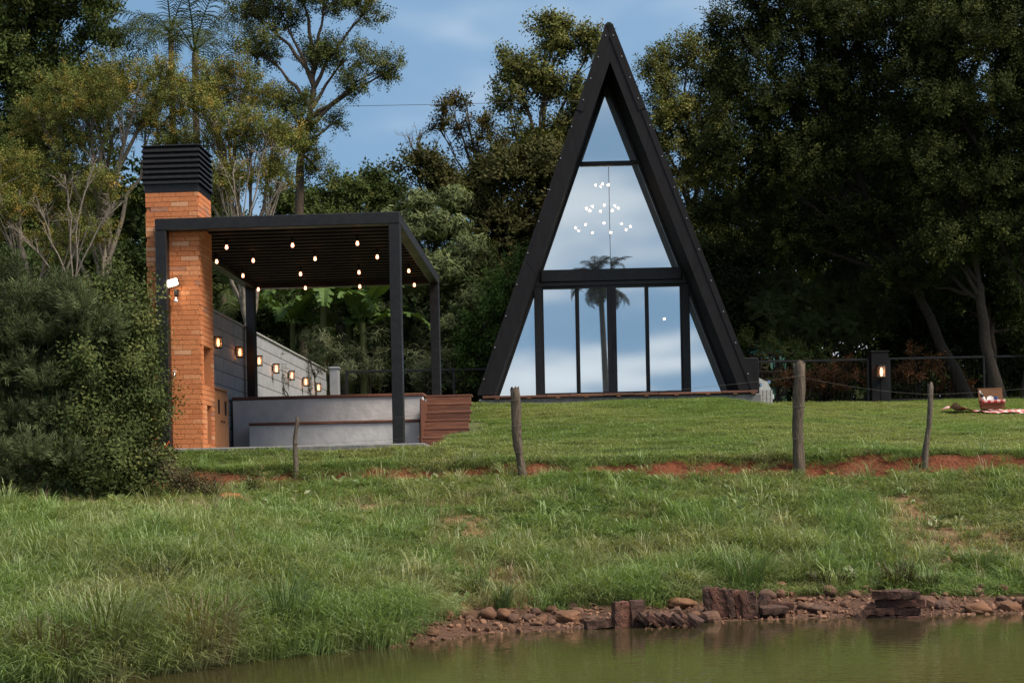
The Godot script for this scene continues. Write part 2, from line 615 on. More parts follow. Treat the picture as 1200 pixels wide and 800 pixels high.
func build_house() -> void:
	var o := thing("a_frame_cabin", "black triangular A-frame cabin with mirrored glass front above the lawn", "cabin", HOUSE, HOUSE_YAW)
	var half := 2.78
	var top := 7.5
	var lean := atan2(top, half)
	var thick := 0.28
	var run := thick / sin(lean)
	var ix := half - run
	var iy := top - thick / cos(lean)
	var deep := 8.6
	# roof slopes, each a slab down to the ground
	for s in [-1.0, 1.0]:
		var b := mb()
		var pts := [Vector2(s * half, 0), Vector2(0, top), Vector2(0, iy), Vector2(s * ix, 0)]
		if s < 0:
			pts.reverse()
		pts = pts if (pts[1] - pts[0]).cross(pts[2] - pts[1]) > 0 else [pts[3], pts[2], pts[1], pts[0]]
		b.prism(pts, -0.03, -deep)
		var roof := part(o, "roof_slope", b.mesh(), M.black_inside)
		# standing cladding sheets over the slope, one behind another
		var along := Vector2(-s * half, top).normalized()
		var out := Vector2(s * top, half).normalized()
		var long := Vector2(half, top).length()
		for k in 8:
			var m := bev(Vector3(0.035, long - 0.1, 1.02), 0.008)
			var mid := Vector2(s * half, 0) + along * long * 0.5 + out * 0.022
			part(roof, "roof_sheet", m, M.cladding, Vector3(mid.x, mid.y, -0.58 - k * 1.055), Basis(Vector3(out.x, out.y, 0) * s, Vector3(along.x, along.y, 0), Vector3(0, 0, 1)))
		# front fascia in three lengths with a raised outer flashing
		var cuts := [0.0, 0.36, 0.72, 1.0]
		for k in 3:
			var a: float = cuts[k]
			var e: float = cuts[k + 1] - (0.0012 if k < 2 else 0.0)
			var p0 := Vector2(s * half, 0).lerp(Vector2(0, top), a)
			var p1 := Vector2(s * half, 0).lerp(Vector2(0, top), e)
			var q0 := Vector2(s * ix, 0).lerp(Vector2(0, iy), a)
			var q1 := Vector2(s * ix, 0).lerp(Vector2(0, iy), e)
			var c := mb()
			var outline := [q0, p0, p1, q1] if s > 0 else [p0, q0, q1, p1]
			c.prism(outline, 0.0, -0.026)
			part(o, "fascia_board", c.mesh(), M.cladding)
		for k in 2:
			var a: float = [0.0, 0.763][k]
			var e: float = [0.76, 0.992][k]
			var p0 := Vector2(s * half, 0).lerp(Vector2(0, top), a) + out * 0.05
			var p1 := Vector2(s * half, 0).lerp(Vector2(0, top), e) + out * 0.05
			var wide := 0.11 if s > 0 else 0.06
			if k == 1:
				wide = 0.15
			var c := mb()
			var outline := [p0 - out * wide, p0, p1, p1 - out * wide] if s > 0 else [p0, p0 - out * wide, p1 - out * wide, p1]
			c.prism(outline, 0.016 + 0.004 * k, -0.4)
			var fl := part(o, "flashing", c.mesh(), M.cladding)
			for i in (9 if k == 0 else 4):
				var t := p0.lerp(p1, (i + 0.5) / (9.0 if k == 0 else 4.0)) - out * (wide * 0.5)
				part(fl, "screw", bev(Vector3(0.02, 0.02, 0.012), 0.004), M.screw_steel, Vector3(t.x, t.y, 0.026))
	var cap := mb()
	cap.prism([Vector2(-0.13, top - 0.24), Vector2(0.13, top - 0.24), Vector2(0.09, top - 0.02), Vector2(0.03, top + 0.035), Vector2(-0.03, top + 0.035), Vector2(-0.09, top - 0.02)], -0.12, -deep - 0.02)
	part(o, "ridge_cap", cap.mesh(), M.black_metal)
	# the glazed wall, set back under the eaves
	var gz := -1.25
	var gt := 0.05
	var cover := func(y: float) -> float: return ix * (1.0 - y / iy)
	var wall := mb()
	wall.smooth = false
	for s in [-1.0, 1.0]:
		var e := mb()
		var d := Vector2(-s * ix, iy).normalized()
		var inward := Vector2(-s * iy, -ix).normalized()
		var a := Vector2(s * ix, 0.0) + inward * 0.002
		var z := Vector2(0, iy) + Vector2(0, -0.004)
		var outline := [a + inward * gt, a, z, z - Vector2(0, gt / cos(lean))] if s > 0 else [a, a + inward * gt, z - Vector2(0, gt / cos(lean)), z]
		e.prism(outline, gz + 0.05, gz - 0.05)
		part(o, "edge_frame", e.mesh(), M.black_metal)
	var w1 := ix * (1.0 - 4.93 / iy) - 0.056
	part(o, "glazing_bar", bev(Vector3(w1 * 2.0, 0.09, 0.12)), M.black_metal, Vector3(0, 4.93, gz))
	var w2 := ix * (1.0 - 2.57 / iy)
	part(o, "transom_beam", bev(Vector3(w2 * 2.0 - 0.1, 0.25, 0.2), 0.01), M.black_metal, Vector3(0, 2.575, gz))
	part(o, "door_header", bev(Vector3(3.42, 0.085, 0.14)), M.black_metal, Vector3(0, 2.4, gz))
	part(o, "door_sill", bev(Vector3(4.7, 0.05, 0.14)), M.black_metal, Vector3(0, 0.03, gz))
	for x in [-1.55, 1.56]:
		part(o, "post", bev(Vector3(0.165, 2.3, 0.16), 0.008), M.black_metal, Vector3(x, 1.2, gz))
	# panes: top triangle, the two upper lights, two corner triangles
	var g0: float = cover.call(4.975)
	pane(o, [Vector2(-g0 + 0.06, 4.975), Vector2(g0 - 0.06, 4.975), Vector2(0, iy - 0.17)], gz, Vector2(0.004, -0.006))
	var ga: float = cover.call(2.7)
	var gb: float = cover.call(4.885)
	pane(o, [Vector2(-ga + 0.055, 2.7), Vector2(-0.006, 2.7), Vector2(-0.006, 4.885), Vector2(-gb + 0.055, 4.885)], gz, Vector2(0.006, 0.003))
	pane(o, [Vector2(0.006, 2.7), Vector2(ga - 0.055, 2.7), Vector2(gb - 0.055, 4.885), Vector2(0.006, 4.885)], gz, Vector2(0.005, -0.004))
	var gc: float = cover.call(0.055)
	pane(o, [Vector2(-gc + 0.055, 0.055), Vector2(-1.6325, 0.055), Vector2(-1.6325, 2.17)], gz, Vector2(-0.003, 0.006))
	pane(o, [Vector2(1.6425, 0.055), Vector2(gc - 0.055, 0.055), Vector2(1.6425, 2.17)], gz, Vector2(0.002, -0.006))
	# four tall leaves: fixed, sliding, sliding, fixed
	var spans := [[-1.4675, -0.725], [-0.725, 0.0], [0.0, 0.745], [0.745, 1.4775]]
	for k in 4:
		var a: float = spans[k][0] + 0.003
		var e: float = spans[k][1] - 0.003
		var sliding := k == 1 or k == 2
		var leaf := Node3D.new()
		leaf.name = "sliding_door" if sliding else "fixed_window"
		o.add_child(leaf, true)
		leaf.position = Vector3(0, 0, gz + (0.012 if sliding else -0.012))
		var wl := 0.095 if k == 2 else 0.04
		var wr := 0.095 if k == 1 else 0.04
		if k == 0:
			wl = 0.03
		if k == 3:
			wr = 0.03
		frame_bars(leaf, "frame", [[Vector2(a + wl / 2, 0.06), Vector2(a + wl / 2, 2.355), wl], [Vector2(e - wr / 2, 0.06), Vector2(e - wr / 2, 2.355), wr], [Vector2(a + wl, 0.085), Vector2(e - wr, 0.085), 0.05], [Vector2(a + wl, 2.33), Vector2(e - wr, 2.33), 0.05]], 0.0, 0.05, M.black_metal)
		pane(leaf, [Vector2(a + wl, 0.11), Vector2(e - wr, 0.11), Vector2(e - wr, 2.305), Vector2(a + wl, 2.305)], 0.0, [Vector2(-0.003, 0.004), Vector2(0.0, 0.0), Vector2(-0.004, -0.003), Vector2(0.002, -0.007)][k])
		if k == 2:
			part(leaf, "handle", bev(Vector3(0.03, 0.32, 0.05), 0.006), M.black_metal, Vector3(a + 0.05, 1.15, 0.06))
	# room behind the glass
	part(o, "room_floor", bev(Vector3(4.9, 0.06, 7.2)), M.room_wood, Vector3(0, -0.032, -4.95))
	var back := mb()
	back.prism([Vector2(-ix - 0.1, 0), Vector2(ix + 0.1, 0), Vector2(0, iy + 0.2)], -deep + 0.05, -deep - 0.02)
	part(o, "back_wall", back.mesh(), M.room_wood)
	# plinth and the terrace of loose deck boards
	part(o, "plinth", bev(Vector3(5.72, 0.5, 8.7), 0.02), M.plinth, Vector3(0.06, -0.34, -4.3))
	var x := -2.72
	var k := 0
	while x < 2.7:
		var w := 0.6 + 0.12 * sin(k * 2.3)
		w = minf(w, 2.84 - x)
		for r in 3:
			part(o, "deck_board", bev(Vector3(w - 0.012, 0.045, 0.115), 0.005), M["deck_%d" % ((k + r * 2) % 4)], Vector3(x + w * 0.5, -0.052 + 0.004 * sin(k * 5.0 + r), 0.05 - r * 0.125))
		part(o, "deck_joist", bev(Vector3(0.09, 0.03, 0.42)), M.deck_0, Vector3(x + w * 0.5, -0.09, -0.1))
		x += w
		k += 1
	# cupboard-like dark box against the far flank
	part(o, "service_box", bev(Vector3(0.42, 0.82, 0.5), 0.015), M.cladding, Vector3(2.86, 0.35, -1.4))
	# chandelier hung inside
	var ch := thing("chandelier", "tiered chandelier of small globe bulbs glowing behind the cabin glass", "chandelier", o.transform * Vector3(-0.06, 3.9, -3.0), HOUSE_YAW)
	var stem := mb(true)
	stem.tube([Vector3(0, 0, 0), Vector3(0, 2.3, 0)], [0.012, 0.012], 6)
	part(ch, "stem", stem.mesh(), M.black_metal)
	var tiers := [[1.02, 0.14, 4], [0.5, 0.36, 8], [0.06, 0.62, 9]]
	for t in tiers:
		for i in t[2]:
			var a: float = TAU * i / t[2] + t[0] * 3.0
			var e := Vector3(cos(a) * t[1], t[0], sin(a) * t[1] * 0.9)
			var arm := mb(true)
			arm.tube([Vector3(0, t[0] + 0.1, 0), e * Vector3(0.6, 1, 0.6) + Vector3(0, 0.03, 0), e], [0.007, 0.006, 0.006], 5)
			var am := part(ch, "arm", arm.mesh(), M.black_metal)
			var s := SphereMesh.new()
			s.radius = 0.031
			s.height = 0.062
			s.radial_segments = 10
			s.rings = 6
			part(am, "bulb", s, M.chandelier_glow, e + Vector3(0, -0.04, 0.0))
	lamp(ch, Vector3(0, 0.2, 0.0), Color(1, 0.8, 0.6), 0.6, 0.3)
	var sp := thing("ceiling_spot", "single small round spot glowing inside the cabin behind the glass", "lamp", o.transform * Vector3(1.18, 1.72, -2.0), HOUSE_YAW)
	var dome := mb(true)
	dome.lathe([Vector2(0.0, -0.02), Vector2(0.05, -0.02), Vector2(0.055, 0.02), Vector2(0.03, 0.05), Vector2(0.0, 0.06)], 12)
	part(sp, "housing", dome.mesh(), M.black_metal, Vector3(0, 0, 0), Basis(Vector3.RIGHT, -PI / 2))
	var s2 := SphereMesh.new()
	s2.radius = 0.03
	s2.height = 0.06
	part(sp, "bulb", s2, M.chandelier_glow, Vector3(0, 0, 0.04))
	part(sp, "stalk", bev(Vector3(0.02, 1.72, 0.02)), M.black_metal, Vector3(0, -0.87, -0.03))


# ---------------------------------------------------------------- the barbecue pergola
func in_site(p: Vector3) -> Vector3:
	return SITE + Basis(Vector3.UP, YAW) * p


func build_pergola() -> void:
	var o := thing("pergola", "black steel pergola with louvred roof beside the brick barbecue chimney", "pergola", SITE, YAW)
	var w := 3.29
	var d := 5.2
	var h := 3.075
	var p := 0.15
	for c in [[p / 2, -p / 2, -0.16], [w - p / 2, -p / 2, -0.16], [p / 2, -d + p / 2, 0.0], [w - p / 2, -d + p / 2, 0.0]]:
		part(o, "post", bev(Vector3(p, h - c[2] - 0.16, p), 0.008), M.black_metal, Vector3(c[0], (h - 0.16 + c[2]) / 2, c[1]))
	part(o, "beam", bev(Vector3(w, 0.158, p), 0.008), M.black_metal, Vector3(w / 2, h - 0.08, -p / 2))
	part(o, "beam", bev(Vector3(w, 0.158, p), 0.008), M.black_metal, Vector3(w / 2, h - 0.08, -d + p / 2))
	for x in [p / 2, w - p / 2]:
		part(o, "beam", bev(Vector3(p - 0.004, 0.154, d - 2 * p), 0.008), M.black_metal, Vector3(x, h - 0.08, -d / 2))
	var n := 20
	var pitch := (d - 2 * p) / n
	for i in n:
		var slat := part(o, "louvre", bev(Vector3(w - 2 * p - 0.01, 0.026, pitch + 0.03), 0.006), M.black_inside, Vector3(w / 2, h - 0.07, -p - (i + 0.5) * pitch), Basis(Vector3.RIGHT, 0.085))
		slat.name = "louvre" if i == 0 else "louvre_%03d" % i
	# bulbs under the louvres: place across, depth
	var spots := [[0.69, 1.1], [1.63, 1.1], [2.55, 1.1], [0.23, 2.2], [0.81, 2.2], [1.74, 2.2], [2.67, 2.2], [0.34, 3.5], [1.26, 3.5], [2.19, 3.5], [2.98, 3.5], [0.14, 5.0], [1.06, 5.0], [1.98, 5.0], [2.9, 5.0]]
	for s in spots:
		var b := thing("hanging_bulb", bulb_words(s), "light bulb", in_site(Vector3(clampf(s[0], 0.26, 3.0), h - 0.1, -minf(s[1], 4.9))), YAW, "bulbs under the pergola roof")
		var sock := mb(true)
		sock.tube([Vector3(0, 0.02, 0), Vector3(0, -0.07, 0)], [0.02, 0.02], 8)
		part(b, "socket", sock.mesh(), M.black_metal)
		var g := mb(true)
		g.lathe([Vector2(0.002, -0.132), Vector2(0.014, -0.128), Vector2(0.023, -0.115), Vector2(0.023, -0.1), Vector2(0.017, -0.08), Vector2(0.014, -0.066)], 10)
		part(b, "bulb", g.mesh(), M.bulb_glow)
		lamp(b, Vector3(0, -0.11, 0), Color(1.0, 0.62, 0.32), 0.002, 0.02)
	# the slab it stands on
	var f := thing("pergola_slab", "low grey concrete slab under the pergola posts", "slab", SITE, YAW)
	part(f, "slab", bev(Vector3(3.95, 0.6, 4.3), 0.015), M.plinth, Vector3(1.6, -0.3, -2.1))
	build_chimney()
	build_benches()


func bulb_words(s: Array) -> String:
	var row: String = {1.1: "first", 2.2: "second", 3.5: "third", 5.0: "last"}[s[1]]
	var at: int = {1.1: [0.69, 1.63, 2.55], 2.2: [0.23, 0.81, 1.74, 2.67], 3.5: [0.34, 1.26, 2.19, 2.98], 5.0: [0.14, 1.06, 1.98, 2.9]}[s[1]].find(s[0])
	return "warm bulb in %s row behind the front beam, %s from the chimney side" % [row, ["first", "second", "third", "fourth"][at]]


func build_chimney() -> void:
	var w := 0.73
	var d := 0.62
	var top := 3.46
	var o := thing("brick_chimney", "orange brick barbecue chimney with a black louvred cap", "chimney", in_site(Vector3(-0.17, 0, -0.155)), YAW)
	# local: x 0..w, z 0..-d. Core of mortar, with the fire opening and the ash vent cut as real recesses on the flank
	var core := mb()
	var k := 0.012
	core.box(Vector3(w * 0.5 - 0.06, top / 2, -d / 2), Vector3(w - 0.12 - 2 * k, top, d - 2 * k))
	var fire := [0.84, 1.4, 0.1, 0.5]   # y0 y1, depth from the front
	var ash := [0.06, 0.62, 0.22, 0.46]
	var skin := func(y0: float, y1: float, z0: float, z1: float) -> void:
		core.box(Vector3(w - 0.06 - k, (y0 + y1) / 2, -(z0 + z1) / 2), Vector3(0.12, y1 - y0, z1 - z0))
	skin.call(0.0, ash[0], k, d - k)
	skin.call(ash[0], ash[1], k, ash[2])
	skin.call(ash[0], ash[1], ash[3], d - k)
	skin.call(ash[1], fire[0], k, d - k)
	skin.call(fire[0], fire[1], k, fire[2])
	skin.call(fire[0], fire[1], fire[3], d - k)
	skin.call(fire[1], top, k, d - k)
	part(o, "mortar_core", core.mesh(), M.mortar)
	part(o, "fire_opening", bev(Vector3(0.01, fire[1] - fire[0], fire[3] - fire[2]), 0.002), M.pale_brick, Vector3(w - 0.125, (fire[0] + fire[1]) / 2, -(fire[2] + fire[3]) / 2))
	for i in 5:
		part(o, "grate_bar", bev(Vector3(0.02, 0.03, ash[3] - ash[2] - 0.01), 0.003), M.black_metal, Vector3(w - 0.07, ash[0] + 0.04 + i * 0.055, -(ash[2] + ash[3]) / 2))
	var course := 0.0665
	var rows := int(top / course)
	var long := 0.235
	for r in rows:
		var y := (r + 0.5) * course
		# front face
		var x := -0.5 * long * (r % 2) + (0.07 if r % 3 == 0 else 0.0)
		while x < w - 0.001:
			var a := maxf(x, 0.0)
			var e := minf(x + long, w)
			if e - a > 0.03:
				a = snappedf(a, 0.01)
				e = snappedf(e, 0.01)
				part(o, "brick", bev(Vector3(e - a - 0.005, course - 0.005, 0.0245 + 0.0008 * (r % 3)), 0.002), M["brick_%d" % pick_brick()], Vector3((a + e) / 2, y, -0.009))
			x += long
		# flank
		var z := -0.5 * long * ((r + 1) % 2)
		while z < d - 0.001:
			var a := maxf(z, 0.024)
			var e := minf(z + long, d)
			var cuts := [[a, e]]
			for hole in [fire, ash]:
				if y > hole[0] and y < hole[1]:
					cuts = [[a, minf(e, hole[2])], [maxf(a, hole[3]), e]]
			for c in cuts:
				if c[1] - c[0] > 0.03:
					part(o, "brick", bev(Vector3(0.022 + 0.001 * (r % 2), course - 0.005, snappedf(c[1] - c[0], 0.02) - 0.005), 0.002), M["brick_%d" % pick_brick()], Vector3(w - 0.009, y, -(c[0] + c[1]) / 2))
			z += long
	# cap: collar and sloping louvre blades all round
	var cap := Node3D.new()
	cap.name = "chimney_cap"
	o.add_child(cap)
	cap.position = Vector3(w / 2, top, -d / 2)
	part(cap, "collar", bev(Vector3(w + 0.012, 0.12, d + 0.012), 0.006), M.black_metal, Vector3(0, 0.05, 0))
	part(cap, "core", bev(Vector3(w - 0.08, 0.5, d - 0.08)), M.black_inside, Vector3(0, 0.33, 0))
	for i in 7:
		var b := mb()
		var y := 0.115 + i * 0.072
		var ex := w / 2 + 0.034
		var ez := d / 2 + 0.034
		var tx := w / 2 - 0.005
		var tz := d / 2 - 0.005
		for t in [0.0, -0.01]:
			var lo: float = y + t
			var hi: float = y + 0.078 + t
			var A := [Vector3(-ex, lo, ez), Vector3(ex, lo, ez), Vector3(ex, lo, -ez), Vector3(-ex, lo, -ez)]
			var T := [Vector3(-tx, hi, tz), Vector3(tx, hi, tz), Vector3(tx, hi, -tz), Vector3(-tx, hi, -tz)]
			for q in 4:
				if t == 0.0:
					b.quad(A[q], A[(q + 1) % 4], T[(q + 1) % 4], T[q])
				else:
					b.quad(A[(q + 1) % 4], A[q], T[q], T[(q + 1) % 4])
		part(cap, "louvre_blade", b.mesh(), M.black_metal)
	part(cap, "lid", bev(Vector3(w + 0.07, 0.02, d + 0.07), 0.006), M.black_metal, Vector3(0, 0.115 + 7 * 0.072, 0))
	# flood lamp with its movement sensor on the brick front
	var fl := thing("flood_lamp", "white glowing flood lamp with a black sensor on the brick chimney", "lamp", in_site(Vector3(0.22, 2.2, -0.155)), YAW)
	part(fl, "lamp_face", bev(Vector3(0.15, 0.095, 0.03), 0.02), M.white_glow, Vector3(-0.01, 0.02, 0.11), Basis(Vector3.FORWARD, -0.25))
	part(fl, "lamp_housing", bev(Vector3(0.16, 0.105, 0.04), 0.01), M.black_metal, Vector3(-0.01, 0.02, 0.074), Basis(Vector3.FORWARD, -0.25))
	part(fl, "bracket", bev(Vector3(0.05, 0.09, 0.06), 0.006), M.black_metal, Vector3(0.02, -0.1, 0.035))
	var eye := mb(true)
	eye.lathe([Vector2(0.0, -0.03), Vector2(0.022, -0.026), Vector2(0.03, 0.0), Vector2(0.014, 0.014), Vector2(0.012, 0.045)], 10)
	part(fl, "sensor", eye.mesh(), M.white_plastic, Vector3(0.02, -0.21, 0.06))
	lamp(fl, Vector3(-0.01, 0.0, 0.16), Color(1, 0.88, 0.72), 0.05, 0.05)
	var tap := thing("garden_tap", "small pale garden tap low on the brick chimney front", "tap", in_site(Vector3(0.2, 1.02, -0.15)), YAW)
	var sp := mb(true)
	sp.tube([Vector3(0, 0, 0), Vector3(0, 0, 0.05), Vector3(0.0, -0.045, 0.07)], [0.014, 0.014, 0.012], 8)
	part(tap, "spout", sp.mesh(), M.chrome)
	part(tap, "handle", bev(Vector3(0.05, 0.012, 0.014), 0.004), M.white_plastic, Vector3(0, 0.025, 0.035))


func pick_brick() -> int:
	var r := rng.randf()
	return 0 if r < 0.28 else 1 if r < 0.5 else 2 if r < 0.68 else 4 if r < 0.84 else 3 if r < 0.93 else 5 if r < 0.975 else 6


func build_benches() -> void:
	# wooden cupboard between chimney and bench
	var c := thing("barbecue_cupboard", "orange wooden cupboard with slatted doors beside the brick chimney", "cupboard", in_site(Vector3(0.28, 0, -0.8)), YAW)
	part(c, "carcass", bev(Vector3(0.26, 0.86, 0.74)), M.cupboard_wood, Vector3(0.13, 0.43, -0.38))
	part(c, "worktop", bev(Vector3(0.3, 0.03, 0.78)), M.cupboard_wood, Vector3(0.13, 0.878, -0.38))
	for i in 2:
		var door := part(c, "door", bev(Vector3(0.02, 0.78, 0.345)), M.cupboard_wood, Vector3(0.272, 0.42, -0.19 - 0.37 * i))
		part(door, "slot", bev(Vector3(0.006, 0.2, 0.09)), M.black_inside, Vector3(0.011, 0.2, 0.0))
		part(door, "knob", bev(Vector3(0.02, 0.03, 0.03), 0.008), M.black_metal, Vector3(0.02, 0.0, 0.12 if i else -0.12))
	# retaining seat wall with timber caps
	var o := thing("seat_wall", "grey rendered retaining wall with timber cap and lower bench under the pergola", "bench", SITE, YAW)
	part(o, "wall", bev(Vector3(3.1, 0.95, 0.95), 0.01), M.concrete, Vector3(1.55, 0.475, -4.5))
	part(o, "bench_block", bev(Vector3(2.72, 0.5, 0.5), 0.01), M.concrete, Vector3(1.74, 0.25, -3.77))
	var x := 0.0
	for k in 3:
		var w: float = [1.05, 1.15, 0.92][k]
		for r in 4:
			part(o, "cap_plank", bev(Vector3(w - 0.006, 0.045, 0.235), 0.006), M["deck_%d" % ((k + r) % 4)], Vector3(x + w / 2, 0.974 + 0.003 * sin(k * 3.0 + r), -4.115 - r * 0.24))
		x += w
	x = 0.38
	for k in 3:
		var w: float = [0.8, 1.02, 0.9][k]
		for r in 2:
			part(o, "bench_plank", bev(Vector3(w - 0.006, 0.04, 0.25), 0.006), M["deck_%d" % ((k * 2 + r + 1) % 4)], Vector3(x + w / 2, 0.522 + 0.003 * sin(k * 3.0 + r), -3.62 - r * 0.255))
		x += w
	# wooden steps
	var s := thing("wooden_steps", "reddish timber steps climbing beside the grey seat wall", "steps", in_site(Vector3(3.13, 0, -3.0)), YAW)
	for i in 7:
		var y := 0.145 * i - 0.04
		part(s, "riser", bev(Vector3(0.74 + 0.012 * sin(i * 2.0), 0.106, 0.03), 0.005), M["deck_%d" % (i % 4)], Vector3(0.37, y + 0.05, -0.03 - i * 0.2))
		part(s, "tread", bev(Vector3(0.78 + 0.015 * sin(i * 1.7 + 1.0), 0.035, 0.24), 0.006), M["deck_%d" % ((i + 2) % 4)], Vector3(0.37, y + 0.122, -0.132 - i * 0.2), Basis(Vector3.FORWARD, 0.006 * sin(i * 2.7)))
	part(s, "stringer", bev(Vector3(0.03, 0.96, 1.3)), M.deck_0, Vector3(0.03, 0.36, -0.85))
	# orange stand left on the grass by the chimney
	var t := thing("orange_stand", "small bright orange plastic stand on the grass by the bush", "stand", on_ground(Vector2(-4.49, 18.33), 0.03), 0.2)
	part(t, "foot", bev(Vector3(0.17, 0.03, 0.12), 0.008), M.orange_plastic)
	part(t, "strut", bev(Vector3(0.02, 0.22, 0.03), 0.005), M.orange_plastic, Vector3(-0.02, 0.09, -0.02), Basis(Vector3.FORWARD, 0.6))


func lantern(at: Vector3, turn: float, label: String, group: String, size := 1.0) -> void:
	# hangs on a wall whose face looks along local +z; lamp body in front of it
	var o := thing("wall_lantern", label, "lantern", at, turn, group)
	o.scale = Vector3.ONE * size
	part(o, "back_plate", bev(Vector3(0.1, 0.2, 0.015)), M.black_metal, Vector3(0, 0.02, 0.008))
	part(o, "roof", bev(Vector3(0.17, 0.03, 0.17), 0.008), M.black_metal, Vector3(0, 0.12, 0.1))
	part(o, "base", bev(Vector3(0.16, 0.03, 0.16), 0.008), M.black_metal, Vector3(0, -0.13, 0.1))
	for x in [-0.068, 0.068]:
		for z in [0.032, 0.168]:
			part(o, "corner_bar", bev(Vector3(0.014, 0.22, 0.014), 0.002), M.black_metal, Vector3(x, -0.005, z))
	for s in [[Vector3(0, -0.005, 0.164), Vector3(0.118, 0.22, 0.003)], [Vector3(0.064, -0.005, 0.1), Vector3(0.003, 0.22, 0.118)], [Vector3(-0.064, -0.005, 0.1), Vector3(0.003, 0.22, 0.118)]]:
		part(o, "pane", bev(s[1], 0.0005), M.lantern_glass, s[0])
	var g := mb(true)
	g.lathe([Vector2(0.004, -0.1), Vector2(0.026, -0.085), Vector2(0.034, -0.03), Vector2(0.03, 0.03), Vector2(0.015, 0.075), Vector2(0.004, 0.085)], 10)
	part(o, "bulb", g.mesh(), M.warm_glow, Vector3(0, 0, 0.1))
	lamp(o, Vector3(0, 0, 0.1), Color(1.0, 0.6, 0.3), 0.02, 0.03)


func build_side_wall() -> void:
	var o := thing("garden_wall", "grey block boundary wall with pale coping behind the pergola", "wall", in_site(Vector3(-0.04, 0, 0)), YAW)
	var h0 := -0.4
	var rows := 12
	var tall := 0.222
	for r in rows:
		var z := 0.9 + (0.7 if r % 2 else 0.0)
		while z < 12.9:
			var w := minf(1.4, 12.9 - z)
			if w > 0.1 :
				part(o, "wall_block", bev(Vector3(0.14 + 0.004 * rng.randf(), tall - 0.007, snappedf(w, 0.1) - 0.004), 0.006), M.wall_paint, Vector3(-0.08, h0 + (r + 0.5) * tall, -z - w / 2))
			z += w
	part(o, "wall_core", bev(Vector3(0.1, rows * tall - 0.01, 11.9)), M.plinth, Vector3(-0.08, h0 + rows * tall / 2, -6.92))
	for k in 6:
		part(o, "coping", bev(Vector3(0.2, 0.035, 1.98), 0.008), M.wall_cap, Vector3(-0.08, h0 + rows * tall + 0.018, -1.9 - k * 2.0))
	for k in 7:
		lantern(in_site(Vector3(-0.034, 1.78, -(3.07 + 1.39 * k))), YAW + PI / 2, "black wall lantern glowing warm on the boundary wall, %s from the brick chimney" % ["first", "second", "third", "fourth", "fifth", "sixth", "seventh"][k], "lanterns along the boundary wall", 0.66)


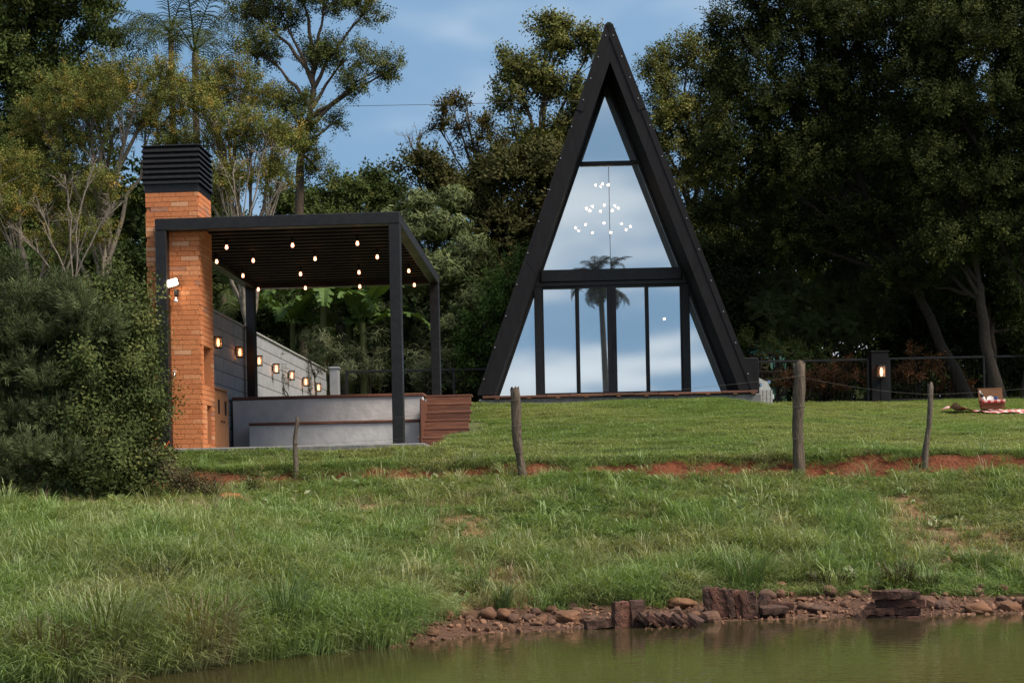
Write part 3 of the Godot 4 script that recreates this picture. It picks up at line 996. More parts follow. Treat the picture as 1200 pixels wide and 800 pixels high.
# ---------------------------------------------------------------- fences, gate pillar, car, picnic
func build_fences() -> void:
	var p0 := in_site(Vector3(0.0, 0, -13.0))
	# fence behind the pergola, from the wall's end to the cabin
	var y0 := ground(p0.x, -p0.z)
	var o := thing("metal_fence", "low black metal fence between the boundary wall and the cabin", "fence", Vector3(p0.x + 0.35, y0, p0.z), -0.01)
	var long := 3.6
	part(o, "top_rail", bev(Vector3(long, 0.05, 0.05)), M.black_metal, Vector3(long / 2, 0.92, 0))
	part(o, "bottom_rail", bev(Vector3(long, 0.04, 0.04)), M.black_metal, Vector3(long / 2, 0.08, 0))
	for x in [0.03, 1.25, 2.45, 3.57]:
		part(o, "post", bev(Vector3(0.06, 1.0, 0.06)), M.black_metal, Vector3(x, 0.46, 0.0))
	wires(o, long, 0.1, 0.9)
	var pl := thing("stone_pillar", "short pale grey pillar at the end of the boundary wall", "pillar", Vector3(p0.x + 0.12, y0, p0.z + 0.1), YAW)
	part(pl, "shaft", bev(Vector3(0.2, 1.0, 0.22), 0.01), M.wall_paint, Vector3(0, 0.48, 0))
	part(pl, "cap", bev(Vector3(0.24, 0.045, 0.26), 0.01), M.wall_paint, Vector3(0, 1.0, 0))
	# fence on the far side of the lawn
	var gx: Vector3 = Vector3(8.91, 3.42, -34.00)
	var gy := ground(gx.x, 34.0)
	var g := thing("gate_pillar", "dark charcoal gate pillar with a lit lantern", "pillar", Vector3(gx.x, gy, -34.0))
	part(g, "shaft", bev(Vector3(0.42, 1.24, 0.4), 0.012), M.cladding, Vector3(0, 0.6, 0))
	part(g, "cap", bev(Vector3(0.46, 0.04, 0.44), 0.01), M.black_metal, Vector3(0, 1.24, 0))
	part(g, "conduit", bev(Vector3(0.02, 0.6, 0.02)), M.black_metal, Vector3(0.02, 0.3, 0.21))
	lantern(Vector3(gx.x, gy + 0.75, -33.8), 0.0, "black lantern glowing warm on the charcoal gate pillar", "", 1.15)
	var f1 := thing("metal_fence", "black metal fence panel between the cabin and the charcoal gate pillar", "fence", Vector3(Vector3(5.85, 3.49, -33.60).x, gy - 0.02, -33.9))
	var w1 := gx.x - f1.position.x - 0.24
	fence_panel(f1, w1)
	var f2 := thing("metal_fence", "black metal fence under the dark trees beyond the gate pillar", "fence", Vector3(gx.x + 0.24, gy, -34.0))
	fence_panel(f2, 2.35)
	var f3 := thing("metal_fence", "black metal fence running on behind the picnic blanket", "fence", Vector3(gx.x + 2.65, gy, -34.0))
	fence_panel(f3, 4.6)
	# old timber posts and their wires
	var posts := [[Vector2(-2.64, 17.14), 0.72, 0.028, 0.05, "thin short grey stick of the wire fence near the pergola"], [Vector2(0.13, 16.80), 1.07, 0.055, -0.07, "weathered round fence post in front of the cabin"], [Vector2(3.48, 17.04), 1.31, 0.07, 0.015, "thick cracked timber fence post, tallest of the wire fence"], [Vector2(5.00, 17.04), 1.0, 0.035, 0.1, "slim leaning stake of the wire fence, wound with wire"], [Vector2(7.6, 17.1), 1.2, 0.055, -0.03, "timber fence post past the end of the red track"]]
	var tops := []
	var names := ["thin grey stick", "round weathered post", "thick cracked post", "slim leaning stake", "post past the red track"]
	for k in posts.size():
		var d: Array = posts[k]
		var at := on_ground(d[0], -0.1)
		var p := thing("fence_post", d[4], "post", at)
		var h: float = d[1] + 0.1
		var r: float = d[2]
		var lean: float = d[3]
		var b := mb(true)
		var path := []
		var rad := []
		for i in 13:
			var t := i / 12.0
			path.append(Vector3(lean * h * t + 0.012 * sin(t * 7.0 + k), h * t, 0.01 * sin(t * 5.0 + k * 2)))
			rad.append(r * (1.04 - 0.16 * t + 0.1 * nb.get_noise_2d(i * 60.0, k * 40.0)))
		b.tube(path, rad, 14)
		for i in b.v.size():
			var q := b.v[i]
			b.v[i] += Vector3(nb.get_noise_3d(q.x * 900.0, q.y * 60.0, q.z * 900.0 + k * 77.0), 0, nb.get_noise_3d(q.z * 900.0, q.y * 60.0, q.x * 900.0)) * r * 0.55
			if i >= b.v.size() - 14:
				b.v[i].y += 0.03 * sin(i * 1.3)
		part(p, "timber", b.mesh(), M.old_wood if r > 0.04 else M.grey_wood)
		for t in [0.35, 0.62, 0.88]:
			var tie := mb(true)
			var c := Vector3(lean * h * t, h * t, 0)
			var ring := []
			for i in 9:
				ring.append(c + Vector3(cos(i * TAU / 8.0), 0.05 * sin(i * 1.7), sin(i * TAU / 8.0)) * (r * 1.12))
			tie.tube(ring, [0.003, 0.003, 0.003, 0.003, 0.003, 0.003, 0.003, 0.003, 0.003], 4)
			part(p, "wire_tie", tie.mesh(), M.wire_steel)
		tops.append([at, h, lean])
	for k in posts.size() - 1:
		for t in 3:
			var f: float = [0.35, 0.62, 0.88][t]
			var a: Vector3 = tops[k][0] + Vector3(tops[k][2] * tops[k][1] * f, tops[k][1] * f, 0.06)
			var e: Vector3 = tops[k + 1][0] + Vector3(tops[k + 1][2] * tops[k + 1][1] * f, tops[k + 1][1] * f, 0.06)
			var path := []
			var rad := []
			for i in 9:
				var s := i / 8.0
				path.append(a.lerp(e, s) - Vector3(0, 0.16 * s * (1.0 - s), 0))
				rad.append(0.0014)
			var b := mb(true)
			b.tube(path, rad, 4)
			whole("fence_wire", b.mesh(), M.wire_steel, "%s thin wire strand between the %s and the %s" % [["lowest", "middle", "topmost"][t], names[k], names[k + 1]], "wire", Vector3.ZERO, Basis.IDENTITY, "%s strands of the wire fence" % ["lowest", "middle", "topmost"][t])
	# overhead cable
	var c := mb(true)
	var pth := []
	var rd := []
	for i in 25:
		var s := i / 24.0
		var e: Vector3 = Vector3(-19.16, 12.73, -40.00)
		var q: Vector3 = Vector3(17.21, 12.83, -40.00)
		pth.append(e.lerp(q, s) - Vector3(0, 1.2 * s * (1.0 - s), 0))
		rd.append(0.007)
	c.tube(pth, rd, 4)
	whole("overhead_cable", c.mesh(), M.cable_black, "thin overhead cable crossing the sky behind the cabin", "cable")


func wires(o: Node3D, long: float, y0: float, y1: float) -> void:
	var b := mb()
	var x := 0.08
	while x < long:
		b.box(Vector3(x, (y0 + y1) / 2, 0), Vector3(0.003, y1 - y0, 0.003))
		x += 0.1
	var m := part(o, "wire_mesh", b.mesh(), M.black_metal)
	m.set_meta("kind", "stuff")


func fence_panel(o: Node3D, long: float) -> void:
	part(o, "top_rail", bev(Vector3(long, 0.05, 0.04)), M.black_metal, Vector3(long / 2, 1.08, 0))
	part(o, "bottom_rail", bev(Vector3(long, 0.04, 0.04)), M.black_metal, Vector3(long / 2, 0.08, 0))
	for x in [0.03, long - 0.03]:
		part(o, "post", bev(Vector3(0.05, 1.12, 0.05)), M.black_metal, Vector3(x, 0.54, 0))
	wires(o, long, 0.1, 1.06)


func build_car() -> void:
	# nose towards +x
	var at: Vector3 = Vector3(6.53, 3.58, -34.90)
	var o := thing("parked_car", "white car parked behind the cabin, only its nose in view", "car", Vector3(at.x - 0.05, ground(at.x, 35.2) - 0.15, -35.2), -0.12)
	var b := mb()
	var w := 0.82
	var prof := [Vector2(-4.1, 0.25), Vector2(-0.02, 0.22), Vector2(0.0, 0.5), Vector2(-0.08, 0.66), Vector2(-0.3, 0.78), Vector2(-1.1, 0.95), Vector2(-1.25, 0.98), Vector2(-4.0, 0.98), Vector2(-4.15, 0.7)]
	b.prism(prof, w, -w)
	part(o, "body", b.mesh(), M.white_paint)
	var cab := mb()
	cab.prism([Vector2(-1.2, 0.975), Vector2(-1.95, 1.45), Vector2(-3.3, 1.48), Vector2(-3.95, 0.975)].duplicate(), 0.68, -0.68)
	part(o, "cabin_glass", cab.mesh(), M.car_glass)
	part(o, "roof", bev(Vector3(1.5, 0.05, 1.3), 0.02), M.white_paint, Vector3(-2.62, 1.48, 0))
	for s in [-1.0, 1.0]:
		part(o, "headlight", bev(Vector3(0.34, 0.12, 0.24), 0.03), M.chrome, Vector3(-0.17, 0.63, s * 0.68), Basis(Vector3.UP, s * 0.35) * Basis(Vector3.FORWARD, -0.3))
		part(o, "mirror", bev(Vector3(0.1, 0.12, 0.18), 0.03), M.white_paint, Vector3(-1.45, 1.02, s * 0.92))
		for x in [-0.75, -3.3]:
			var t := mb(true)
			t.lathe([Vector2(0.16, -0.09), Vector2(0.29, -0.09), Vector2(0.31, -0.05), Vector2(0.31, 0.05), Vector2(0.29, 0.09), Vector2(0.16, 0.09)], 20)
			var wh := part(o, "wheel", t.mesh(), M.rubber, Vector3(x, 0.31, s * 0.76), Basis(Vector3.RIGHT, PI / 2))
			var rim := mb(true)
			rim.lathe([Vector2(0.0, -0.085), Vector2(0.18, -0.08), Vector2(0.18, 0.08), Vector2(0.0, 0.085)], 16)
			part(wh, "rim", rim.mesh(), M.chrome)
	part(o, "grille", bev(Vector3(0.04, 0.16, 0.9), 0.01), M.rubber, Vector3(0.0, 0.42, 0))
	part(o, "bumper", bev(Vector3(0.12, 0.16, 1.5), 0.04), M.white_paint, Vector3(0.02, 0.3, 0))
	# pale corrugated panel on the ground by the cabin's corner
	var pnl := thing("corrugated_panel", "small pale corrugated panel standing at the cabin's corner", "panel", Vector3(Vector3(5.59, 3.29, -31.00).x, ground(5.5, 31.0), -31.0))
	var c := mb()
	for i in 10:
		c.box(Vector3(-0.2 + i * 0.042, 0.17, 0.008 * (i % 2)), Vector3(0.04, 0.4, 0.02))
	part(pnl, "sheet", c.mesh(), M.wall_cap)


func build_picnic() -> void:
	var g: Vector2 = Vector2(9.25, 27.05)
	var o := on_ground(g)
	# blanket: rumpled cloth with one corner kicked up
	var b := mb(true)
	var nx := 60
	var nz := 30
	for j in nz + 1:
		for i in nx + 1:
			var x := -0.82 + 2.4 * i / nx
			var z := -0.55 + 1.1 * j / nz
			var y := ground(g.x + x, g.y - z) - o.y + 0.05
			y += 0.018 * (1.0 + na.get_noise_2d(x * 260.0, z * 260.0)) + 0.03 * maxf(0.0, nb.get_noise_2d(x * 130.0, z * 130.0))
			if x < -0.25:
				y += 0.05 * (0.5 + 0.5 * sin(x * 22.0 + z * 5.0)) * smoothstep(-0.25, -0.45, x)
				y += 0.16 * smoothstep(-0.6, -0.85, x) * smoothstep(-0.1, 0.5, z)
			b.vert(Vector3(x, y, z))
	for j in nz:
		for i in nx:
			var a := j * (nx + 1) + i
			b.ix.append_array([a, a + 1, a + nx + 2, a, a + nx + 2, a + nx + 1])
	var bl := whole("picnic_blanket", b.mesh(), M.gingham, "red and white checked picnic blanket rumpled on the lawn", "blanket", o)
	bl.cast_shadow = GeometryInstance3D.SHADOW_CASTING_SETTING_ON
	var at := o + Vector3(0.02, 0.1, 0.0)
	var k := thing("picnic_basket", "open wicker picnic basket with its lid up on the checked blanket", "basket", at, -0.12)
	k.scale = Vector3.ONE * 0.82
	var sh := mb()
	var bw := 0.235
	var tw := 0.275
	var bd := 0.15
	var td := 0.18
	var h := 0.2
	var A := [Vector3(-bw, 0, bd), Vector3(bw, 0, bd), Vector3(bw, 0, -bd), Vector3(-bw, 0, -bd)]
	var T := [Vector3(-tw, h, td), Vector3(tw, h, td), Vector3(tw, h, -td), Vector3(-tw, h, -td)]
	for q in 4:
		var e := (q + 1) % 4
		sh.quad(A[q], A[e], T[e], T[q])
		var inn := Vector3(0.94, 1, 0.92)
		sh.quad(A[e] * inn + Vector3(0, 0.01, 0), A[q] * inn + Vector3(0, 0.01, 0), T[q] * inn, T[e] * inn)
		sh.quad(T[q], T[e], T[e] * inn, T[q] * inn)
	sh.quad(A[3], A[2], A[1], A[0])
	part(k, "body", sh.mesh(), M.wicker)
	for y in [0.02, 0.185]:
		part(k, "rim", bev(Vector3(tw * 2 + 0.02, 0.025, 0.02), 0.008), M.wicker, Vector3(0, y, lerpf(bd, td, y / h) + 0.008))
	var lid := part(k, "lid", bev(Vector3(tw * 2, 0.3, 0.022), 0.01), M.wicker, Vector3(0.01, h + 0.14, -td - 0.05), Basis(Vector3.RIGHT, -0.22))
	part(lid, "lid_rim", bev(Vector3(tw * 2 + 0.02, 0.03, 0.03), 0.01), M.wicker, Vector3(0, 0.15, 0))
	part(k, "lining", bev(Vector3(tw * 1.86, 0.05, td * 1.8), 0.02), M.gingham, Vector3(0, 0.16, 0))
	part(k, "cloth_drape", bev(Vector3(tw * 1.9, 0.07, 0.012), 0.005), M.gingham, Vector3(0, 0.165, td + 0.016))
	var bt := thing("wine_bottle", "dark bottle with a pale cap leaning out of the picnic basket", "bottle", at + Vector3(-0.14, 0.13, 0.02))
	bt.scale = Vector3.ONE * 0.82
	var bp := mb(true)
	bp.lathe([Vector2(0.001, 0), Vector2(0.036, 0.0), Vector2(0.038, 0.17), Vector2(0.03, 0.2), Vector2(0.014, 0.23), Vector2(0.014, 0.29), Vector2(0.001, 0.292)], 14)
	var tilt := Basis(Vector3.FORWARD, -0.45)
	part(bt, "body", bp.mesh(), M.bottle_glass, Vector3.ZERO, tilt)
	part(bt, "label", lathe_mesh([Vector2(0.0388, 0.05), Vector2(0.0388, 0.13)]), M.white_plastic, Vector3.ZERO, tilt)
	part(bt, "cap", lathe_mesh([Vector2(0.017, 0.235), Vector2(0.017, 0.295), Vector2(0.001, 0.296)]), M.white_plastic, Vector3.ZERO, tilt)
	var pt := thing("white_plate", "white plate standing upright in the picnic basket", "plate", at + Vector3(-0.025, 0.18, -0.025))
	pt.scale = Vector3.ONE * 0.82
	part(pt, "dish", lathe_mesh([Vector2(0.001, 0.0), Vector2(0.05, 0.003), Vector2(0.085, 0.018), Vector2(0.086, 0.022), Vector2(0.05, 0.009), Vector2(0.001, 0.006)]), M.white_plastic, Vector3.ZERO, Basis(Vector3.RIGHT, PI / 2 - 0.3))
	var cu := thing("blue_cup", "bright blue cup in the picnic basket", "cup", at + Vector3(0.08, 0.15, -0.016))
	cu.scale = Vector3.ONE * 0.82
	part(cu, "cup", lathe_mesh([Vector2(0.001, 0.0), Vector2(0.032, 0.0), Vector2(0.042, 0.1), Vector2(0.038, 0.1), Vector2(0.03, 0.01), Vector2(0.001, 0.01)]), M.blue_plastic)


func lathe_mesh(p: Array) -> ArrayMesh:
	var b := mb(true)
	b.lathe(p, 14)
	return b.mesh()


func build_neighbours() -> void:
	# a turquoise shed and a rustic rail seen past the cabin's corner
	var at: Vector3 = Vector3(7.56, 5.14, -46.00)
	var o := thing("turquoise_shed", "turquoise painted shed half hidden by shrubs behind the cabin", "shed", Vector3(at.x, ground(at.x, 46.0), -46.0))
	part(o, "wall", bev(Vector3(2.6, 2.6, 2.0), 0.01), M.turquoise, Vector3(0, 1.2, 0))
	part(o, "roof", bev(Vector3(3.0, 0.06, 2.5), 0.01), M.tin, Vector3(0, 2.62, 0), Basis(Vector3.RIGHT, 0.1))
	part(o, "door", bev(Vector3(0.8, 1.9, 0.04), 0.01), M.grey_wood, Vector3(0.4, 0.9, 1.01))
	var r0: Vector3 = Vector3(6.82, 3.89, -39.00)
	var r := thing("timber_rail", "grey rustic timber rail fence behind the white car", "fence", Vector3(r0.x, ground(r0.x, 39.0), -39.0))
	for x in [0.1, 0.62, 1.25]:
		part(r, "post", bev(Vector3(0.12, 1.7, 0.12), 0.02), M.grey_wood, Vector3(x, 0.8, 0.03 * sin(x * 9.0)))
	part(r, "rail", bev(Vector3(1.6, 0.09, 0.07), 0.02), M.grey_wood, Vector3(0.4, 1.55, 0.1), Basis(Vector3.FORWARD, -0.02))
	part(r, "rail", bev(Vector3(1.7, 0.1, 0.07), 0.02), M.grey_wood, Vector3(0.7, 1.05, 0.1), Basis(Vector3.FORWARD, 0.03))
	part(r, "brace", bev(Vector3(0.09, 1.3, 0.07), 0.02), M.grey_wood, Vector3(0.85, 0.6, 0.18), Basis(Vector3.FORWARD, 0.75))


# ---------------------------------------------------------------- stones and broken brickwork on the shore
func rock_mesh(k: int, flat := 0.7, edgy := 0.0) -> ArrayMesh:
	var b := mb(edgy == 0.0)
	var rings := 9
	var sides := 13
	var pts := []
	for j in rings + 1:
		var row := []
		for i in sides:
			var a := TAU * i / sides
			var e := PI * j / rings - PI / 2
			var d := Vector3(cos(e) * cos(a), sin(e), cos(e) * sin(a))
			var r := 0.5 * (1.0 + 0.42 * nb.get_noise_3d(d.x * 60.0 + k * 91.0, d.y * 60.0, d.z * 60.0) + 0.14 * nb.get_noise_3d(d.x * 190.0, d.y * 190.0 + k * 37.0, d.z * 190.0))
			if edgy > 0.0:
				r = 0.5 * minf(1.0 / maxf(absf(d.x), maxf(absf(d.y), absf(d.z))), 1.25) * (1.0 + 0.22 * nb.get_noise_3d(d.x * 70.0 + k * 91.0, d.y * 70.0, d.z * 70.0))
			row.append(d * r * Vector3(1, flat, 0.85))
		pts.append(row)
	if b.smooth:
		for row in pts:
			for p in row:
				b.vert(p)
		for j in rings:
			for i in sides:
				var a := j * sides + i
				var e := j * sides + (i + 1) % sides
				b.ix.append_array([a, e, e + sides, a, e + sides, a + sides])
	else:
		for j in rings:
			for i in sides:
				var e := (i + 1) % sides
				b.quad(pts[j][i], pts[j + 1][i], pts[j + 1][e], pts[j][e])
	return b.mesh()


func build_gravel() -> void:
	# pebbles, crumbs of brick and clods strewn over the mud
	var m := rock_mesh(61, 0.6, 1.0)
	var where := []
	var tint := PackedColorArray()
	for i in 2600:
		var x := rng.randf_range(-1.2, 5.6)
		var d := shore(x) - 0.12 + 1.25 * pow(rng.randf(), 1.3)
		if rng.randf() > muddy(x, d) + 0.12:
			continue
		var s := 0.012 + 0.05 * pow(rng.randf(), 3.0)
		where.append(Transform3D(Basis(rdir(), rng.randf() * TAU) * Basis.from_scale(Vector3(s, s * rng.randf_range(0.5, 1.0), s)), Vector3(x, ground(x, d) + s * 0.15, -d)))
		var c := Color(0.1, 0.055, 0.038).lerp(Color(0.27, 0.15, 0.1), rng.randf())
		tint.append(c)
	var o := Node3D.new()
	o.name = "shore_gravel"
	add_child(o)
	tag(o, "small reddish pebbles and crumbs strewn over the muddy shore", "gravel", "", "stuff")
	scatter(o, "pebbles", m, M.painted, where, tint)


func build_stones() -> void:
	build_gravel()
	var kinds := []
	for k in 5:
		kinds.append(rock_mesh(k + 1, 0.72))
	var flat := [rock_mesh(11, 0.38), rock_mesh(12, 0.45)]
	var edgy := [rock_mesh(21, 0.55, 1.0), rock_mesh(22, 0.7, 1.0)]
	# pixel-free list: place on the ground (x, distance), width, kind 0 round 1 flat 2 angular
	var list := [
		[Vector2(-1.03, 11.38), 0.105, 0], [Vector2(-1.13, 10.84), 0.1, 2], [Vector2(-0.98, 10.71), 0.13, 0], [Vector2(-0.84, 10.99), 0.1, 0], [Vector2(-0.88, 10.60), 0.13, 2], [Vector2(-0.76, 10.82), 0.115, 0],
		[Vector2(-0.69, 11.29), 0.1, 0], [Vector2(-0.72, 11.07), 0.07, 1], [Vector2(-0.77, 10.61), 0.07, 0], [Vector2(-0.64, 10.74), 0.1, 1], [Vector2(-0.56, 11.32), 0.135, 2], [Vector2(-0.43, 11.61), 0.1, 0],
		[Vector2(-0.37, 11.51), 0.07, 0], [Vector2(-0.22, 11.67), 0.14, 0], [Vector2(-0.08, 11.67), 0.125, 0], [Vector2(0.00, 11.59), 0.1, 0], [Vector2(0.12, 11.70), 0.1, 0], [Vector2(0.18, 11.52), 0.085, 1],
		[Vector2(0.22, 11.68), 0.09, 2], [Vector2(0.30, 11.59), 0.1, 1], [Vector2(0.19, 11.99), 0.085, 0], [Vector2(0.33, 12.13), 0.09, 0], [Vector2(0.44, 11.73), 0.19, 2], [Vector2(0.54, 12.03), 0.11, 2],
		[Vector2(0.51, 12.25), 0.08, 0], [Vector2(0.21, 12.30), 0.09, 1], [Vector2(0.45, 12.59), 0.08, 0], [Vector2(-0.47, 12.00), 0.08, 1], [Vector2(0.63, 11.72), 0.12, 2], [Vector2(-0.99, 11.18), 0.12, 0],
		[Vector2(1.47, 12.43), 0.24, 1], [Vector2(1.65, 11.85), 0.15, 2], [Vector2(1.40, 12.18), 0.1, 2], [Vector2(1.55, 12.03), 0.12, 1], [Vector2(2.47, 13.04), 0.1, 0], [Vector2(2.87, 12.80), 0.14, 0], [Vector2(2.86, 12.90), 0.1, 0],
		[Vector2(3.09, 12.73), 0.105, 0], [Vector2(3.24, 12.97), 0.1, 1], [Vector2(2.56, 12.33), 0.13, 1], [Vector2(2.66, 12.23), 0.17, 1], [Vector2(2.93, 12.42), 0.09, 2], [Vector2(2.57, 12.61), 0.1, 1],
		[Vector2(3.63, 12.42), 0.17, 2], [Vector2(3.75, 12.35), 0.14, 2], [Vector2(3.84, 12.48), 0.09, 0], [Vector2(4.03, 12.20), 0.22, 1], [Vector2(4.24, 12.86), 0.1, 0], [Vector2(4.31, 12.99), 0.1, 0],
		[Vector2(4.49, 12.93), 0.11, 0], [Vector2(4.32, 12.25), 0.15, 2], [Vector2(4.50, 12.52), 0.1, 0], [Vector2(4.38, 12.63), 0.08, 0], [Vector2(4.19, 12.40), 0.1, 1], [Vector2(4.52, 12.31), 0.15, 0], [Vector2(4.75, 12.58), 0.12, 0],
		[Vector2(2.27, 12.63), 0.14, 0], [Vector2(2.41, 12.75), 0.12, 0], [Vector2(2.51, 12.83), 0.1, 2], [Vector2(3.53, 12.71), 0.1, 0], [Vector2(0.89, 12.52), 0.12, 2], [Vector2(1.05, 12.61), 0.1, 1],
	]
	var marks := [[Vector2(-0.10, 11.98), "upright green rush clump"], [Vector2(0.92, 11.48), "upright square brick block"], [Vector2(1.26, 11.46), "fallen row of wet bricks"], [Vector2(1.86, 12.04), "leaning row of bricks"], [Vector2(2.23, 12.05), "low pair of bricks"], [Vector2(3.21, 11.90), "stacked brick courses"], [Vector2(-0.37, 12.28), "low spreading grass clump"], [Vector2(2.85, 13.06), "dark matted grass clump"], [Vector2(3.81, 12.94), "short dark grass clump"], [Vector2(2.13, 13.00), "big dark green grass clump"], [Vector2(3.56, 13.05), "half dry bushy grass clump"], [Vector2(0.88, 12.80), "pale green grass clump"], [Vector2(-1.14, 10.26), "low mat of fine grass"]]
	var words := ["rounded reddish stone among those along the muddy shore", "flat pale brown stone lying low on the muddy shore", "angular dark red stone broken on the muddy shore"]
	for k in list.size():
		var r: Array = list[k]
		var kind: int = r[2]
		var m: ArrayMesh = kinds[k % 5] if kind == 0 else flat[k % 2] if kind == 1 else edgy[k % 2]
		var w: float = r[1] * 1.12
		var at := on_ground(r[0], w * (0.26 if kind == 0 else 0.12))
		at.y = maxf(at.y, w * 0.16)
		var turn := Basis(Vector3.UP, k * 2.4) * Basis(Vector3.RIGHT, 0.25 * sin(k * 1.9))
		var word: String = words[kind]
		var near := 0.5
		for mark in marks:
			var far: float = mark[0].distance_to(r[0])
			if far < near:
				near = far
				word = "%s %s beside the %s" % ["large" if w > 0.14 else "small" if w < 0.1 else "fist sized", ["rounded reddish stone", "flat pale brown stone", "angular dark red stone"][kind], mark[1]]
		whole("shore_stone", m, M["stone_%d" % (k % 4)], word, "stone", at, turn.scaled(Vector3.ONE * w), ["round stones on the shore", "flat stones on the shore", "angular stones on the shore"][kind])
	# earth clods and the orange boulder by the bush
	whole("orange_boulder", rock_mesh(35, 0.62, 1.0), M.orange_stone, "bright orange boulder at the foot of the dark bush", "boulder", on_ground(Vector2(-3.16, 15.81), 0.0), Basis(Vector3.UP, 2.2).scaled(Vector3(0.3, 0.3, 0.26)))
	for p in [[Vector2(-2.68, 16.08), 0.2], [Vector2(-3.48, 15.85), 0.14], [Vector2(-2.94, 16.69), 0.12], [Vector2(-4.04, 15.67), 0.1], [Vector2(-2.09, 16.60), 0.15]]:
		whole("soil_clod", rock_mesh(41, 0.5), M.orange_stone, "crumbling red clod of earth on the bank below the pergola", "clod", on_ground(p[0], 0.0), Basis(Vector3.UP, p[1] * 20.0).scaled(Vector3.ONE * p[1]), "red clods on the bank")
	whole("pale_stone", rock_mesh(33, 0.6), M.stone_2, "single reddish stone in the grass below the red track", "stone", on_ground(Vector2(4.16, 16.54), 0.02), Basis(Vector3.UP, 1.0).scaled(Vector3.ONE * 0.14))
	whole("orange_stone", rock_mesh(34, 0.6), M.orange_stone, "small orange stone beside the thick fence post", "stone", on_ground(Vector2(3.85, 16.97), 0.02), Basis(Vector3.UP, 1.4).scaled(Vector3.ONE * 0.1))


func chipped(k: int, size: Vector3) -> ArrayMesh:
	# a worn brick: a grid box with broken corners
	var b := mb()
	var n := Vector3i(7, 4, 3)
	var f := func(u: Vector3) -> Vector3:
		var p := (u - Vector3(0.5, 0.5, 0.5)) * 2.0
		var r := 0.5 * size
		var q := p * r
		var edge := maxf(absf(p.x) + absf(p.y), maxf(absf(p.y) + absf(p.z), absf(p.x) + absf(p.z)))
		q *= 1.0 - 0.05 * maxf(0.0, edge - 1.5)
		q += Vector3(nb.get_noise_3d(q.x * 900.0 + k * 50.0, q.y * 900.0, q.z * 900.0), nb.get_noise_3d(q.y * 900.0, q.z * 900.0 + k * 30.0, q.x * 900.0), nb.get_noise_3d(q.z * 900.0, q.x * 900.0, q.y * 900.0 + k * 70.0)) * 0.017
		return q
	for side in 6:
		var ax := side / 2
		var s := side % 2
		var u := (ax + 1) % 3
		var w := (ax + 2) % 3
		for i in n[u]:
			for j in n[w]:
				var c := []
				for e in [[0, 0], [1, 0], [1, 1], [0, 1]]:
					var q := Vector3.ZERO
					q[ax] = s
					q[u] = float(i + e[0]) / n[u]
					q[w] = float(j + e[1]) / n[w]
					c.append(f.call(q))
				if s == 1:
					b.quad(c[0], c[1], c[2], c[3])
				else:
					b.quad(c[3], c[2], c[1], c[0])
	return b.mesh()


